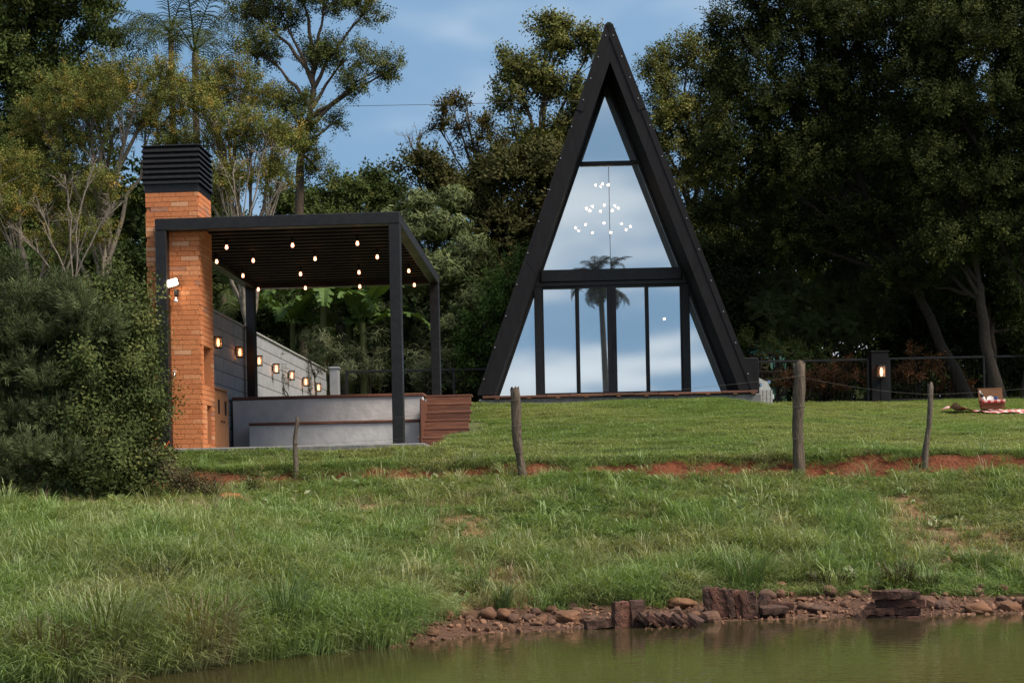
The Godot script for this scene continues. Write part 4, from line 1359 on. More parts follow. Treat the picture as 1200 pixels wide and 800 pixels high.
func build_brickwork() -> void:
	var bricks := []
	for k in 4:
		bricks.append(chipped(k, Vector3(0.24, 0.065, 0.115)))
	var X := Vector3.RIGHT
	var Y := Vector3.UP
	var Z := Vector3.BACK
	# upright block of three bricks
	var o := thing("broken_brickwork", "upright square block of old bricks standing in the water's edge", "brickwork", on_ground(Vector2(0.92, 11.48)) + Vector3(0, 0.1, 0), 0.25)
	o.position.y = 0.1
	for k in 3:
		part(o, "brick", bricks[k], M["old_brick_%d" % ((k + 1) % 3)], Vector3([-0.1, -0.02, 0.08][k], -0.01 + 0.004 * k, [0.03, 0.0, 0.01][k]), Basis(Y, 0.04 * k) * Basis(Z, PI / 2) * Basis(X, PI / 2 * (0 if k == 0 else 1)))
	part(o, "brick", bricks[3], M.old_brick_0, Vector3(-0.24, -0.06, 0.0), Basis(Z, 0.06))
	# fallen row, tilted like dominoes, lying in the water
	var d := thing("broken_brickwork", "fallen row of dark wet bricks lying half in the pond", "brickwork", Vector3(Vector2(1.26, 11.46).x, 0.03, -Vector2(1.26, 11.46).y), -0.2)
	for k in 7:
		part(d, "brick", bricks[k % 4], M["old_brick_%d" % (k % 2)], Vector3(-0.2 + k * 0.068, 0.045 - 0.004 * k, 0.02 * sin(k * 2.0)), Basis(Y, 0.12 * sin(k * 1.7)) * Basis(Z, -0.55 - 0.05 * sin(k * 2.3)) * Basis(Y, PI / 2))
	# leaning row on the mud
	var e := thing("broken_brickwork", "row of brown bricks leaning together on the mud before the tall tuft", "brickwork", on_ground(Vector2(1.86, 12.04), 0.1), -0.1)
	for k in 7:
		part(e, "brick", bricks[(k + 1) % 4], M["old_brick_%d" % ((k * 2) % 3)], Vector3(-0.2 + k * 0.064, 0.04 - 0.008 * k, 0.015 * sin(k * 3.0)), Basis(Y, 0.06 * sin(k * 2.0)) * Basis(Z, PI / 2 + 0.13 + 0.015 * k))
		part(e, "brick", bricks[(k + 3) % 4], M["old_brick_%d" % (k % 3)], Vector3(-0.18 + k * 0.064, 0.035 - 0.008 * k, -0.118), Basis(Y, 0.05 * sin(k * 3.0)) * Basis(Z, PI / 2 + 0.12 + 0.015 * k))
	# low pair of bricks beside it
	var f := thing("broken_brickwork", "low pair of bricks lying on the mud beside the leaning row", "brickwork", on_ground(Vector2(2.23, 12.05), 0.04), 0.15)
	part(f, "brick", bricks[0], M.old_brick_0, Vector3(-0.02, 0.03, 0.02), Basis(Y, 0.1) * Basis(X, 0.2))
	part(f, "brick", bricks[2], M.old_brick_1, Vector3(0.06, 0.06, -0.07), Basis(Y, -0.2) * Basis(Z, -0.1))
	part(f, "brick", bricks[1], M.old_brick_0, Vector3(-0.12, 0.05, -0.04), Basis(Z, 0.9))
	# stack of courses still in mortar
	var s := thing("broken_brickwork", "chunk of mortared brick courses stacked at the waterline", "brickwork", Vector3(Vector2(3.21, 11.90).x, 0.0, -Vector2(3.21, 11.90).y), -0.35)
	for r in 4:
		for c in 2:
			part(s, "brick", bricks[(r + c) % 4], M["old_brick_%d" % (2 if r == 2 and c == 1 else (r + c) % 2)], Vector3(-0.09 + c * 0.235 - 0.05 * (r % 2) + (0.03 * r if c == 0 else 0.0), -0.01 + r * 0.068, 0.025 * sin(r * 2.6 + c)), Basis(Y, 0.14 * sin(r * 2.0 + c * 1.7)) * Basis(Z, 0.03 * sin(r * 3.0 + c)))
		part(s, "brick", bricks[(r + 2) % 4], M.old_brick_0, Vector3(0.03, -0.01 + r * 0.068, -0.12), Basis(Y, 0.04 * r))
	part(s, "brick", bricks[3], M.old_brick_0, Vector3(-0.24, 0.03, 0.04), Basis(Z, 0.8) * Basis(Y, 0.3))
	part(s, "brick", bricks[1], M.old_brick_0, Vector3(-0.22, -0.01, -0.03), Basis(Z, 0.2))


# ---------------------------------------------------------------- plants
func rv(s := 1.0) -> Vector3:
	return Vector3(rng.randf_range(-s, s), rng.randf_range(-s, s), rng.randf_range(-s, s))


func rdir() -> Vector3:
	var z := rng.randf_range(-1.0, 1.0)
	var a := rng.randf() * TAU
	var r := sqrt(1.0 - z * z)
	return Vector3(r * cos(a), z, r * sin(a))


# sprays: small twigs with leaves, growing along +y, about half a metre long
func spray_broad(leaves: int, long: float, wide: float, reach := 0.45, hang := 0.0) -> ArrayMesh:
	var b := mb(false, true)
	for i in leaves:
		var t := (i + 0.6) / leaves
		var a := i * 2.4 + rng.randf() * 0.8
		var dir := Vector3(cos(a), 0.55 - hang * 1.6 + rng.randf_range(-0.3, 0.3), sin(a)).normalized()
		var at := Vector3(0.06 * cos(a * 0.7), t * reach, 0.06 * sin(a * 0.7))
		var up := (Vector3.UP + rv(0.6)).normalized()
		var s := rng.randf_range(0.75, 1.2)
		b.col = Color.WHITE * rng.randf_range(0.8, 1.15)
		b.leaf(at, dir, (up - dir * up.dot(dir)).normalized(), long * s, wide * s)
	return b.mesh()


func spray_pinnate(fronds: int, pairs: int, long: float) -> ArrayMesh:
	var b := mb(false, true)
	for f in fronds:
		var a := f * TAU / fronds + rng.randf() * 0.7
		var dir := Vector3(cos(a), rng.randf_range(0.1, 0.9), sin(a)).normalized()
		var at := Vector3(0, rng.randf() * 0.2, 0)
		b.col = Color.WHITE * rng.randf_range(0.8, 1.15)
		for p in pairs:
			var t := (p + 1.0) / pairs
			var q := at + dir * long * t - Vector3(0, 0.12 * t * t * long, 0)
			var side := dir.cross(Vector3.UP).normalized()
			for s in [-1.0, 1.0]:
				var d: Vector3 = (side * s + dir * 0.5 + Vector3(0, rng.randf_range(-0.35, 0.1), 0)).normalized()
				var up := (Vector3.UP + rv(0.3)).normalized()
				b.leaf(q, d, (up - d * up.dot(d)).normalized(), long * 0.2 * (1.1 - 0.4 * t), long * 0.062)
	return b.mesh()


func spray_needle(count: int, long: float, wide: float, reach: float) -> ArrayMesh:
	var b := mb(false, true)
	for i in count:
		var t := rng.randf()
		var a := rng.randf() * TAU
		var d := Vector3(cos(a) * 0.8, 1.0, sin(a) * 0.8).normalized()
		b.col = Color.WHITE * rng.randf_range(0.8, 1.2)
		var up := Vector3(-d.x * d.y, 1.0 - d.y * d.y, -d.z * d.y).normalized()
		b.leaf(Vector3(0.03 * cos(i), t * reach, 0.03 * sin(i)), d, up, long * rng.randf_range(0.7, 1.3), wide)
	return b.mesh()


var sprays := {}


func make_sprays() -> void:
	sprays.broad = spray_broad(20, 0.115, 0.055)
	sprays.fine = spray_broad(26, 0.085, 0.04)
	sprays.hang = spray_broad(18, 0.19, 0.045, 0.3, 0.75)
	sprays.small = spray_broad(30, 0.045, 0.024, 0.32)
	sprays.pinnate = spray_pinnate(4, 9, 0.42)
	sprays.wide_pinnate = spray_pinnate(5, 8, 0.55)
	sprays.needle = spray_needle(46, 0.085, 0.012, 0.34)
	sprays.big = spray_broad(18, 0.24, 0.12, 0.7)
	sprays.bamboo = spray_broad(16, 0.2, 0.022, 0.5, 0.5)


func bend(a: Vector3, c: Vector3, e: Vector3, n: int, wob := 0.0) -> Array:
	var out := []
	for i in n + 1:
		var t := float(i) / n
		var p := a.lerp(c, t).lerp(c.lerp(e, t), t)
		if i > 0 and i < n and wob > 0.0:
			p += rv(wob)
		out.append(p)
	return out


func taper(a: float, e: float, n: int, pow_ := 0.8) -> Array:
	var out := []
	for i in n + 1:
		out.append(lerpf(a, e, pow(float(i) / n, pow_)))
	return out


# o: r trunk radius, bark, spray, a/b leaf tones (linear), mix share of b, dens sprays per square metre of clump, size, fork, up, twig, bare (no leaves)
func tree(called: String, label: String, category: String, at: Vector2, clumps: Array, o: Dictionary, group := "") -> Node3D:
	var base := on_ground(at, -0.12)
	var t := thing(called, label, category, base, 0.0, group)
	var mid := Vector3.ZERO
	var wsum := 0.0
	for c in clumps:
		mid += c[0] * c[1]
		wsum += c[1]
	mid /= wsum
	var r0: float = o.r
	var bark: Material = M[o.get("bark", "bark_dark")]
	var fork := Vector3(lerpf(base.x, mid.x, 0.35), lerpf(base.y, mid.y, o.get("fork", 0.5)), lerpf(base.z, mid.z, 0.5))
	var leader := mid + Vector3(0, wsum / clumps.size() * 0.6, 0)
	var stem := bend(base, fork + rv(0.15), fork, 7, r0 * 0.35)
	stem.append_array(bend(fork, fork.lerp(leader, 0.5) + rv(0.3), leader, 6, r0 * 0.5).slice(1))
	var b := mb(true)
	var local := []
	for p in stem:
		local.append(p - base)
	var rad := taper(r0, r0 * 0.16, stem.size() - 1, 0.9)
	rad[0] = r0 * 1.35
	b.tube(local, rad, 9)
	part(t, "trunk", b.mesh(), bark)
	var where: Array = []
	var tint := PackedColorArray()
	var dens: float = o.get("dens", 70.0)
	var size: float = o.get("size", 1.0)
	var ca: Color = o.get("a", Color(0.05, 0.075, 0.02))
	var cb: Color = o.get("b", Color(0.09, 0.1, 0.03))
	var share: float = o.get("mix", 0.3)
	var lift: float = o.get("up", 0.35)
	for c in clumps:
		var e: Vector3 = c[0]
		var r: float = c[1]
		# where the limb leaves the stem
		var s := clampf((e.y - base.y) / maxf(leader.y - base.y, 0.5) - 0.28, o.get("low", 0.35), 0.93)
		var k := s * (stem.size() - 1)
		var a: Vector3 = stem[int(k)].lerp(stem[mini(int(k) + 1, stem.size() - 1)], k - int(k))
		var limb := mb(true)
		var ra := minf(r0 * 0.42, 0.02 + 0.035 * r + r0 * 0.16)
		var ctrl := a.lerp(e, 0.45) + Vector3(0, a.distance_to(e) * o.get("arch", 0.12), 0) + rv(a.distance_to(e) * 0.07)
		var path := bend(a, ctrl, e, 7, a.distance_to(e) * 0.018)
		var rl := taper(ra, 0.016, 7)
		local = []
		for p in path:
			local.append(p - base)
		limb.tube(local, rl, 6)
		var subs := clampi(int(9.0 * r * r * o.get("fluff", 1.0)) + 4, 4, 30)
		for i in subs:
			var d := rdir()
			d.y = d.y * 0.8 + 0.12
			var q := e + d * r * Vector3(1, 0.8, 1) * rng.randf_range(0.35, o.get("reach", 0.95))
			var from: Vector3 = path[rng.randi_range(4, 7)]
			var c2 := from.lerp(q, 0.5) + Vector3(0, 0.12 * r, 0) + rv(0.1 * r)
			var tw: Array = bend(from, c2, q, 4, 0.03 * r)
			local = []
			for p in tw:
				local.append(p - base)
			limb.tube(local, taper(o.get("twig", 0.016), 0.005, 4), 4, false)
			if o.get("bare", false):
				for j in 4:
					var f2: Vector3 = tw[rng.randi_range(1, 4)]
					var g2 := f2 + (d + rv(0.7) + Vector3(0, 0.5, 0)).normalized() * r * rng.randf_range(0.25, 0.6)
					limb.tube([f2 - base, f2.lerp(g2, 0.5) + rv(0.04) - base, g2 - base], [0.008, 0.006, 0.003], 3, false)
				continue
			var sr: float = r * rng.randf_range(0.3, 0.46) * o.get("sub", 1.0)
			var n := maxi(2, int(dens * r * r * 6.0 / subs))
			var tone := rng.randf_range(0.8, 1.2)
			for j in n:
				var dd := rdir()
				var p: Vector3 = q + dd * sr * sqrt(rng.randf()) * Vector3(1, 0.72, 1)
				var y := (dd * 0.7 + d * 0.5 + Vector3(0, lift, 0) + rv(0.35)).normalized()
				var x := y.cross(rdir()).normalized()
				var sc := size * rng.randf_range(0.7, 1.25)
				where.append(Transform3D(Basis(x, y, x.cross(y)) * Basis.from_scale(Vector3.ONE * sc), p - base))
				var cc := ca.lerp(cb, rng.randf() if rng.randf() < share else rng.randf() * 0.25) * (tone * rng.randf_range(0.75, 1.25))
				cc.a = 1.0
				tint.append(cc)
		part(t, "limb", limb.mesh(), bark)
	if where.size():
		var cr := scatter(t, "crown", sprays[o.get("spray", "broad")], M.leaf, where, tint)
		cr.set_meta("kind", "stuff")
	return t


# a bush: leaves to the ground, many stems
func bush(called: String, label: String, at: Vector2, clumps: Array, o: Dictionary, group := "") -> Node3D:
	o.r = o.get("r", 0.04)
	o.fork = 0.2
	return tree(called, label, o.get("category", "bush"), at, clumps, o, group)


func frond_mesh(k: int, long: float, leaflet: float) -> ArrayMesh:
	# grows along +z from the origin, arching down
	var b := mb(false, true)
	var n := 46
	var last := Vector3.ZERO
	var e := 0.9 - 0.12 * k
	var p := Vector3.ZERO
	for i in n:
		var t := float(i) / n
		var d := Vector3(0, sin(e), cos(e))
		last = p
		p += d * long / n
		e -= (0.035 + 0.012 * k) * (0.4 + 1.2 * t)
		b.col = Color(0.9, 0.9, 0.7)
		var w := 0.022 * (1.0 - t) + 0.004
		b.quad(last + Vector3(-w, 0, 0), last + Vector3(w, 0, 0), p + Vector3(w, 0, 0), p + Vector3(-w, 0, 0))
		if t > 0.12:
			var l := leaflet * sin(PI * clampf(t * 0.9 + 0.12, 0, 1))
			for s in [-1.0, 1.0]:
				b.col = Color.WHITE * rng.randf_range(0.75, 1.2)
				var q := (Vector3(s, rng.randf_range(-0.45, 0.25), 0) + d * 0.55).normalized()
				var mid := p + q * l * 0.5
				var tip := mid + (q + Vector3(0, -0.75, 0)).normalized() * l * 0.55
				var side := d * 0.013
				b.quad(p - side, p + side, mid + side, mid - side)
				b.tri(mid - side, mid + side, tip)
	return b.mesh()


func palm(called: String, label: String, base: Vector3, h: float, r: float, fronds: int, long: float, leaflet: float, tint: Color, lean := Vector3.ZERO, bark := "bark_brown", sag := 0.0) -> void:
	var o := thing(called, label, "palm tree", base)
	var b := mb(true)
	var path := []
	var rad := []
	for i in 15:
		var t := i / 14.0
		path.append(Vector3(lean.x * t * t, h * t, lean.z * t * t))
		rad.append(r * (1.25 - 0.45 * t + 0.05 * (i % 2)))
	b.tube(path, rad, 10)
	part(o, "trunk", b.mesh(), M[bark])
	var m: StandardMaterial3D = M.leaf.duplicate()
	m.albedo_color = tint.linear_to_srgb()
	var top: Vector3 = path[14]
	var kinds := [frond_mesh(0, long, leaflet), frond_mesh(2, long, leaflet), frond_mesh(4, long * 0.95, leaflet)]
	for i in fronds:
		var a := i * 2.399
		var k := i % 3
		part(o, "frond", kinds[k], m, top, Basis(Vector3.UP, a) * Basis(Vector3.RIGHT, -0.45 + (0.75 + sag) * i / fronds + rng.randf_range(-0.1, 0.1)))


func banana_leaf(k: int) -> ArrayMesh:
	var b := mb(false, true)
	var long := 1.9
	var n := 22
	var e := 1.15 - 0.2 * k
	var p := Vector3.ZERO
	for i in n:
		var t := float(i) / n
		var d := Vector3(0, sin(e), cos(e))
		var q := p + d * long / n
		e -= 0.045 + 0.03 * k * t + 0.06 * t
		var w := 0.27 * pow(sin(PI * clampf(t * 0.92 + 0.04, 0.0, 1.0)), 0.6)
		var nrm := Vector3(0, cos(e), -sin(e))
		if t > 0.1:
			for s in [-1.0, 1.0]:
				b.col = Color.WHITE * rng.randf_range(0.85, 1.12)
				var droop := nrm * (0.09 - rng.randf() * 0.16)
				var gap := 0.0 if rng.randf() < 0.6 else 0.3
				var o1 := p + Vector3(s * w, 0, 0) + droop + d * 0.04
				var o2 := q + Vector3(s * w, 0, 0) + droop + d * (0.04 - gap * long / n)
				var m1 := p + Vector3(s * w * 0.5, 0, 0) + nrm * 0.05
				var m2 := q + Vector3(s * w * 0.5, 0, 0) + nrm * 0.05 - d * gap * 0.3 * long / n
				if s > 0:
					b.quad(p, m1, m2, q)
					b.quad(m1, o1, o2, m2)
				else:
					b.quad(m1, p, q, m2)
					b.quad(o1, m1, m2, o2)
		b.col = Color(1.5, 1.6, 1.0)
		b.quad(p + Vector3(-0.016, 0.004, 0), p + Vector3(0.016, 0.004, 0), q + Vector3(0.014, 0.004, 0), q + Vector3(-0.014, 0.004, 0))
		p = q
	return b.mesh()


func banana(label: String, at: Vector2, h: float, turn: float, kinds: Array) -> void:
	var o := thing("banana_plant", label, "banana plant", on_ground(at, -0.05), turn)
	var b := mb(true)
	b.tube([Vector3.ZERO, Vector3(0.02, h * 0.5, 0), Vector3(0.05, h, 0.02)], [0.14, 0.11, 0.07], 10)
	part(o, "stem", b.mesh(), M.banana_stem)
	for i in 9:
		var a := i * 2.4 + 0.3
		part(o, "leaf", kinds[i % 3], M.banana_leaf, Vector3(0.05, h - 0.03 * i, 0.02), Basis(Vector3.UP, a) * Basis(Vector3.RIGHT, rng.randf_range(-0.25, 0.35)).scaled(Vector3.ONE * rng.randf_range(0.85, 1.15)))


func blade(b: MB, at: Vector3, a: float, long: float, wide: float, arch: float) -> void:
	var out := Vector3(cos(a), 0, sin(a))
	var s := Vector3(-sin(a), 0, cos(a)) * wide * 0.5
	var p1 := at + Vector3(0, long * 0.5, 0) + out * long * arch * 0.25
	var p2 := at + Vector3(0, long * (0.85 - arch * 0.25), 0) + out * long * arch * 0.7
	var p3 := at + Vector3(0, long * (1.0 - arch * 0.5), 0) + out * long * arch * 1.15
	b.quad(at - s, at + s, p1 + s * 0.9, p1 - s * 0.9)
	b.quad(p1 - s * 0.9, p1 + s * 0.9, p2 + s * 0.6, p2 - s * 0.6)
	b.tri(p2 - s * 0.6, p2 + s * 0.6, p3)


func tuft_mesh(blades: int, spread: float, long: float, wide: float, arch: float, dry := 0.12) -> ArrayMesh:
	var b := mb(false, true)
	for i in blades:
		var a := rng.randf() * TAU
		var r := spread * sqrt(rng.randf())
		var g := rng.randf_range(0.75, 1.2)
		b.col = Color(g, g, g)
		if rng.randf() < dry:
			b.col = Color(2.3 * g, 1.45 * g, 1.3 * g)
		blade(b, Vector3(cos(a) * r, 0, sin(a) * r), a + rng.randf_range(-1.2, 1.2), long * rng.randf_range(0.5, 1.15), wide * rng.randf_range(0.7, 1.2), arch * rng.randf_range(0.4, 1.5))
	return b.mesh()


func in_view(x: float, d: float) -> bool:
	return absf(x) < 0.375 * d + 1.6


func build_grass() -> void:
	var lawn := []
	var bank := []
	var tall := []
	for k in 3:
		lawn.append(tuft_mesh(34, 0.11, 0.075, 0.0075, 1.15, 0.1))
		bank.append(tuft_mesh(32, 0.09, 0.125, 0.007, 1.05, 0.2))
		tall.append(tuft_mesh(28, 0.075, 0.32, 0.0065, 0.8, 0.22))
	var sets := [[], [], [], [], [], [], [], [], []]
	var tints := []
	for k in 9:
		tints.append(PackedColorArray())
	# lawn above the track
	var n := 0
	for i in 52000:
		var d := 17.0 + 19.0 * pow(rng.randf(), 0.85)
		var x := rng.randf_range(-1.0, 1.0) * (0.375 * d + 1.6)
		if x < -5.6 or d > 33.9 and x > -1.0 and rng.randf() < 0.5:
			continue
		var s := site(x, d)
		if s.x > -0.4 and s.x < 3.72 and s.y > -0.03 and s.y < 5.3:
			continue
		if s.x > 3.0 and s.x < 4.1 and s.y > 2.6 and s.y < 4.8:
			continue
		if x > -0.85 and x < 5.15 and d > 28.3:
			continue
		if d < 17.6 and rng.randf() < bare(x, d) * 0.97:
			continue
		var dry := clampf(0.5 + 1.4 * na.get_noise_2d(x * 16.0 + 80.0, d * 16.0) + 0.6 * nb.get_noise_2d(x * 60.0, d * 60.0), 0.0, 1.0)
		var c := Color(0.225, 0.31, 0.12).lerp(Color(0.36, 0.37, 0.19), dry * 0.65) * rng.randf_range(0.8, 1.2)
		c.a = 1.0
		var k := rng.randi() % 3
		var sc := rng.randf_range(0.7, 1.25)
		sets[k].append(Transform3D(Basis(Vector3.UP, rng.randf() * TAU).scaled(Vector3(1.15, sc, 1.15)), Vector3(x, ground(x, d) - 0.012, -d)))
		tints[k].append(c)
	# the bank down to the water
	for i in 42000:
		var d := rng.randf_range(7.4, 17.5)
		var x := rng.randf_range(-1.0, 1.0) * (0.375 * d + 1.6)
		var zs := shore(x)
		if d < zs - (0.12 if x < -0.5 else 0.02) or x < -5.5 and d > 14.5:
			continue
		var m := muddy(x, d)
		if rng.randf() < m * 1.25 or rng.randf() < bare(x, d) * 0.97:
			continue
		var w := worn(x, d)
		if rng.randf() < w * 0.8:
			continue
		var low := smoothstep(3.6, 1.2, d - zs)
		var patch := na.get_noise_2d(x * 38.0 + 900.0, d * 38.0) + 0.5 * nb.get_noise_2d(x * 120.0, d * 120.0)
		var lank := low * (0.35 + 1.2 * patch) + 0.55 * smoothstep(-0.4, -2.2, x) * smoothstep(13.5, 10.5, d) + 0.03
		var is_tall := rng.randf() < clampf(lank, 0.0, 0.75)
		var dry := clampf(0.22 + 0.7 * na.get_noise_2d(x * 40.0 + 40.0, d * 40.0 + 500.0) + 0.45 * w + 0.9 * nb.get_noise_2d(x * 140.0 + 10.0, d * 140.0), 0.0, 1.0)
		var c := Color(0.205, 0.295, 0.1).lerp(Color(0.38, 0.32, 0.19), dry * 0.6) * rng.randf_range(0.75, 1.25)
		c.a = 1.0
		var k := (6 if is_tall else 3) + rng.randi() % 3
		var sc := rng.randf_range(0.6, 1.3)
		sets[k].append(Transform3D(Basis(Vector3.UP, rng.randf() * TAU) * Basis(Vector3.RIGHT, rng.randf_range(-0.2, 0.2)) * Basis.from_scale(Vector3(1, sc, 1)), Vector3(x, ground(x, d) - 0.015, -d)))
		tints[k].append(c)
	var words := [["lawn_grass", "short green lawn grass between the red track and the cabin", "grass"], ["bank_grass", "shaggy mixed green and dry grass on the pond bank", "grass"], ["shore_grass", "tall lank grass hanging over the edge of the pond", "grass"]]
	for s in 3:
		var o := Node3D.new()
		o.name = words[s][0]
		add_child(o)
		tag(o, words[s][1], words[s][2], "", "stuff")
		for k in 3:
			scatter(o, "tuft", [lawn, bank, tall][s][k], M.blade, sets[s * 3 + k], tints[s * 3 + k])
	# weeds and dead stalks among the grass
	var weed_at := []
	var weed_tint := PackedColorArray()
	var stalk_at := []
	var stalk_tint := PackedColorArray()
	for i in 5200:
		var d := rng.randf_range(8.0, 16.9)
		var x := rng.randf_range(-1.0, 1.0) * (0.375 * d + 1.6)
		if d < shore(x) + 0.1 or muddy(x, d) > 0.4 or x < -5.4 and d > 14.5:
			continue
		var p := na.get_noise_2d(x * 70.0 + 60.0, d * 70.0)
		var tf := Transform3D(Basis(Vector3.UP, rng.randf() * TAU) * Basis(Vector3.RIGHT, rng.randf_range(-0.5, 0.5)) * Basis.from_scale(Vector3.ONE * rng.randf_range(0.3, 0.62)), Vector3(x, ground(x, d), -d))
		if p > 0.12:
			weed_at.append(tf)
			weed_tint.append(Color(0.12, 0.19, 0.055).lerp(Color(0.2, 0.22, 0.08), rng.randf()))
		elif p < -0.1 and rng.randf() < 0.4:
			stalk_at.append(tf)
			stalk_tint.append(Color(0.36, 0.27, 0.17).lerp(Color(0.22, 0.14, 0.09), rng.randf()))
	var weeds := Node3D.new()
	weeds.name = "bank_weeds"
	add_child(weeds)
	tag(weeds, "broad leaved weeds and dead stalks scattered through the bank grass", "weeds", "", "stuff")
	scatter(weeds, "leaves", spray_broad(12, 0.14, 0.07, 0.16), M.blade, weed_at, weed_tint)
	scatter(weeds, "stalks", tuft_mesh(9, 0.05, 0.5, 0.006, 0.7, 0.0), M.blade, stalk_at, stalk_tint)
	# single clumps that stand out on the shore
	var clumps := [
		[Vector2(-0.10, 11.98), 0.36, 0.055, Color(0.09, 0.14, 0.05), 90, "upright green rush clump among the shore stones"],
		[Vector2(-0.37, 12.28), 0.24, 0.09, Color(0.075, 0.085, 0.03), 110, "low spreading grass clump above the shore stones"],
		[Vector2(1.52, 12.83), 0.24, 0.1, Color(0.085, 0.06, 0.03), 150, "brown withered grass clump behind the orange flat stone"],
		[Vector2(2.13, 13.00), 0.42, 0.17, Color(0.1, 0.16, 0.05), 230, "big dark green grass clump behind the leaning bricks"],
		[Vector2(2.85, 13.06), 0.22, 0.09, Color(0.06, 0.055, 0.025), 130, "dark matted grass clump above the round shore stones"],
		[Vector2(3.09, 13.06), 0.2, 0.07, Color(0.07, 0.06, 0.03), 110, "small brownish grass clump beside the matted one"],
		[Vector2(3.56, 13.05), 0.33, 0.13, Color(0.08, 0.07, 0.03), 190, "bushy half dry grass clump behind the brick courses"],
		[Vector2(3.81, 12.94), 0.22, 0.09, Color(0.06, 0.065, 0.028), 130, "short dark grass clump behind the angular stones"],
		[Vector2(4.54, 13.66), 0.34, 0.16, Color(0.14, 0.2, 0.065), 200, "wide fresh green grass clump on the bank lip"],
		[Vector2(0.88, 12.80), 0.26, 0.16, Color(0.17, 0.21, 0.08), 170, "pale green grass clump above the upright brick block"],
		[Vector2(-1.66, 10.05), 0.6, 0.13, Color(0.09, 0.14, 0.045), 180, "tall dark rush clump on the near grassy bank"],
		[Vector2(-2.07, 9.26), 0.58, 0.2, Color(0.18, 0.15, 0.075), 240, "tangled straw and rush clump over the water's edge"],
		[Vector2(-2.51, 8.75), 0.55, 0.18, Color(0.13, 0.15, 0.055), 240, "tousled grass clump at the low end of the bank"],
		[Vector2(-2.79, 8.47), 0.42, 0.18, Color(0.11, 0.085, 0.045), 240, "reddish dry grass clump leaning to the pond"],
		[Vector2(-1.14, 10.26), 0.16, 0.2, Color(0.12, 0.19, 0.06), 260, "low mat of fine grass spilling onto the water"],
		[Vector2(-2.57, 10.28), 0.4, 0.14, Color(0.06, 0.07, 0.028), 160, "dark upright grass clump halfway up the near bank"],
	]
	for c in clumps:
		var at := on_ground(c[0], -0.02)
		at.y = maxf(at.y, -0.03)
		var col: Color = c[3]
		var m: StandardMaterial3D = M.blade.duplicate()
		m.albedo_color = col.linear_to_srgb()
		whole("grass_clump", tuft_mesh(c[4], c[2], c[1], 0.0075, 0.55, 0.2), m, c[5], "grass clump", at)


# ---------------------------------------------------------------- ground and water
func build_ground() -> void:
	var xs := []
	var ds := []
	for v in [-420.0, -200.0, -100.0, -60.0, -40.0, -33.0, -30.0, -25.0, -20.0, -16.0, -13.0, -11.0, -9.5]:
		xs.append(v)
	var x := -8.5
	while x <= 12.0:
		xs.append(x)
		x += 0.1
	for v in [13.0, 15.0, 18.0, 22.0, 26.0, 30.0, 33.0, 40.0, 60.0, 100.0, 200.0, 420.0]:
		xs.append(v)
	for v in [-420.0, -200.0, -100.0, -60.0, -30.0, -15.0, -8.0, -6.0, -5.0, -4.5, -4.0, -3.5, -3.0, 0.0, 3.0, 5.0]:
		ds.append(v)
	var d := 6.0
	while d < 20.0:
		ds.append(d)
		d += 0.075
	while d < 36.0:
		ds.append(d)
		d += 0.2
	while d < 62.0:
		ds.append(d)
		d += 2.0
	for v in [70.0, 90.0, 130.0, 200.0, 420.0]:
		ds.append(v)
	var b := mb(true, true)
	var nx := xs.size()
	for dd in ds:
		for xx in xs:
			var e: float = shore(xx)
			var mud := muddy(xx, dd) if dd > 5.0 and dd < 20.0 else 0.0
			var red := bare(xx, dd) if dd > 15.0 and dd < 19.0 else 0.0
			var p := 0.5 + 0.8 * na.get_noise_2d(xx * 30.0, dd * 30.0)
			var c := Color(0.11, 0.14, 0.055).lerp(Color(0.18, 0.18, 0.085), clampf(p, 0.0, 1.0))
			if dd < 17.0 and dd > 5.0:
				c = c.lerp(Color(0.28, 0.165, 0.1), 0.3 + 0.6 * worn(xx, dd))
			c = c.lerp(Color(0.15, 0.085, 0.06).lerp(Color(0.105, 0.062, 0.046), clampf(p, 0.0, 1.0)), mud)
			c = c.lerp(Color(0.115, 0.038, 0.022).lerp(Color(0.185, 0.066, 0.036), clampf(0.5 + nb.get_noise_2d(xx * 150.0, dd * 150.0), 0.0, 1.0)), red)
			if dd < e:
				c = Color(0.09, 0.06, 0.035)
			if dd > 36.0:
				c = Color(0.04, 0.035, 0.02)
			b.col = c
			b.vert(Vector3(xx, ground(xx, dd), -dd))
	for j in ds.size() - 1:
		for i in nx - 1:
			var a := j * nx + i
			b.ix.append_array([a, a + nx, a + nx + 1, a, a + nx + 1, a + 1])
	structure("ground", b.mesh(), M.soil)
	var w := mb(true)
	for p in [[-34.0, 5.2], [34.0, 5.2], [34.0, -15.0], [-34.0, -15.0]]:
		w.vert(Vector3(p[0], 0.0, p[1]))
	w.ix.append_array([0, 2, 1, 0, 3, 2])
	structure("pond_water", w.mesh(), M.pond_water)


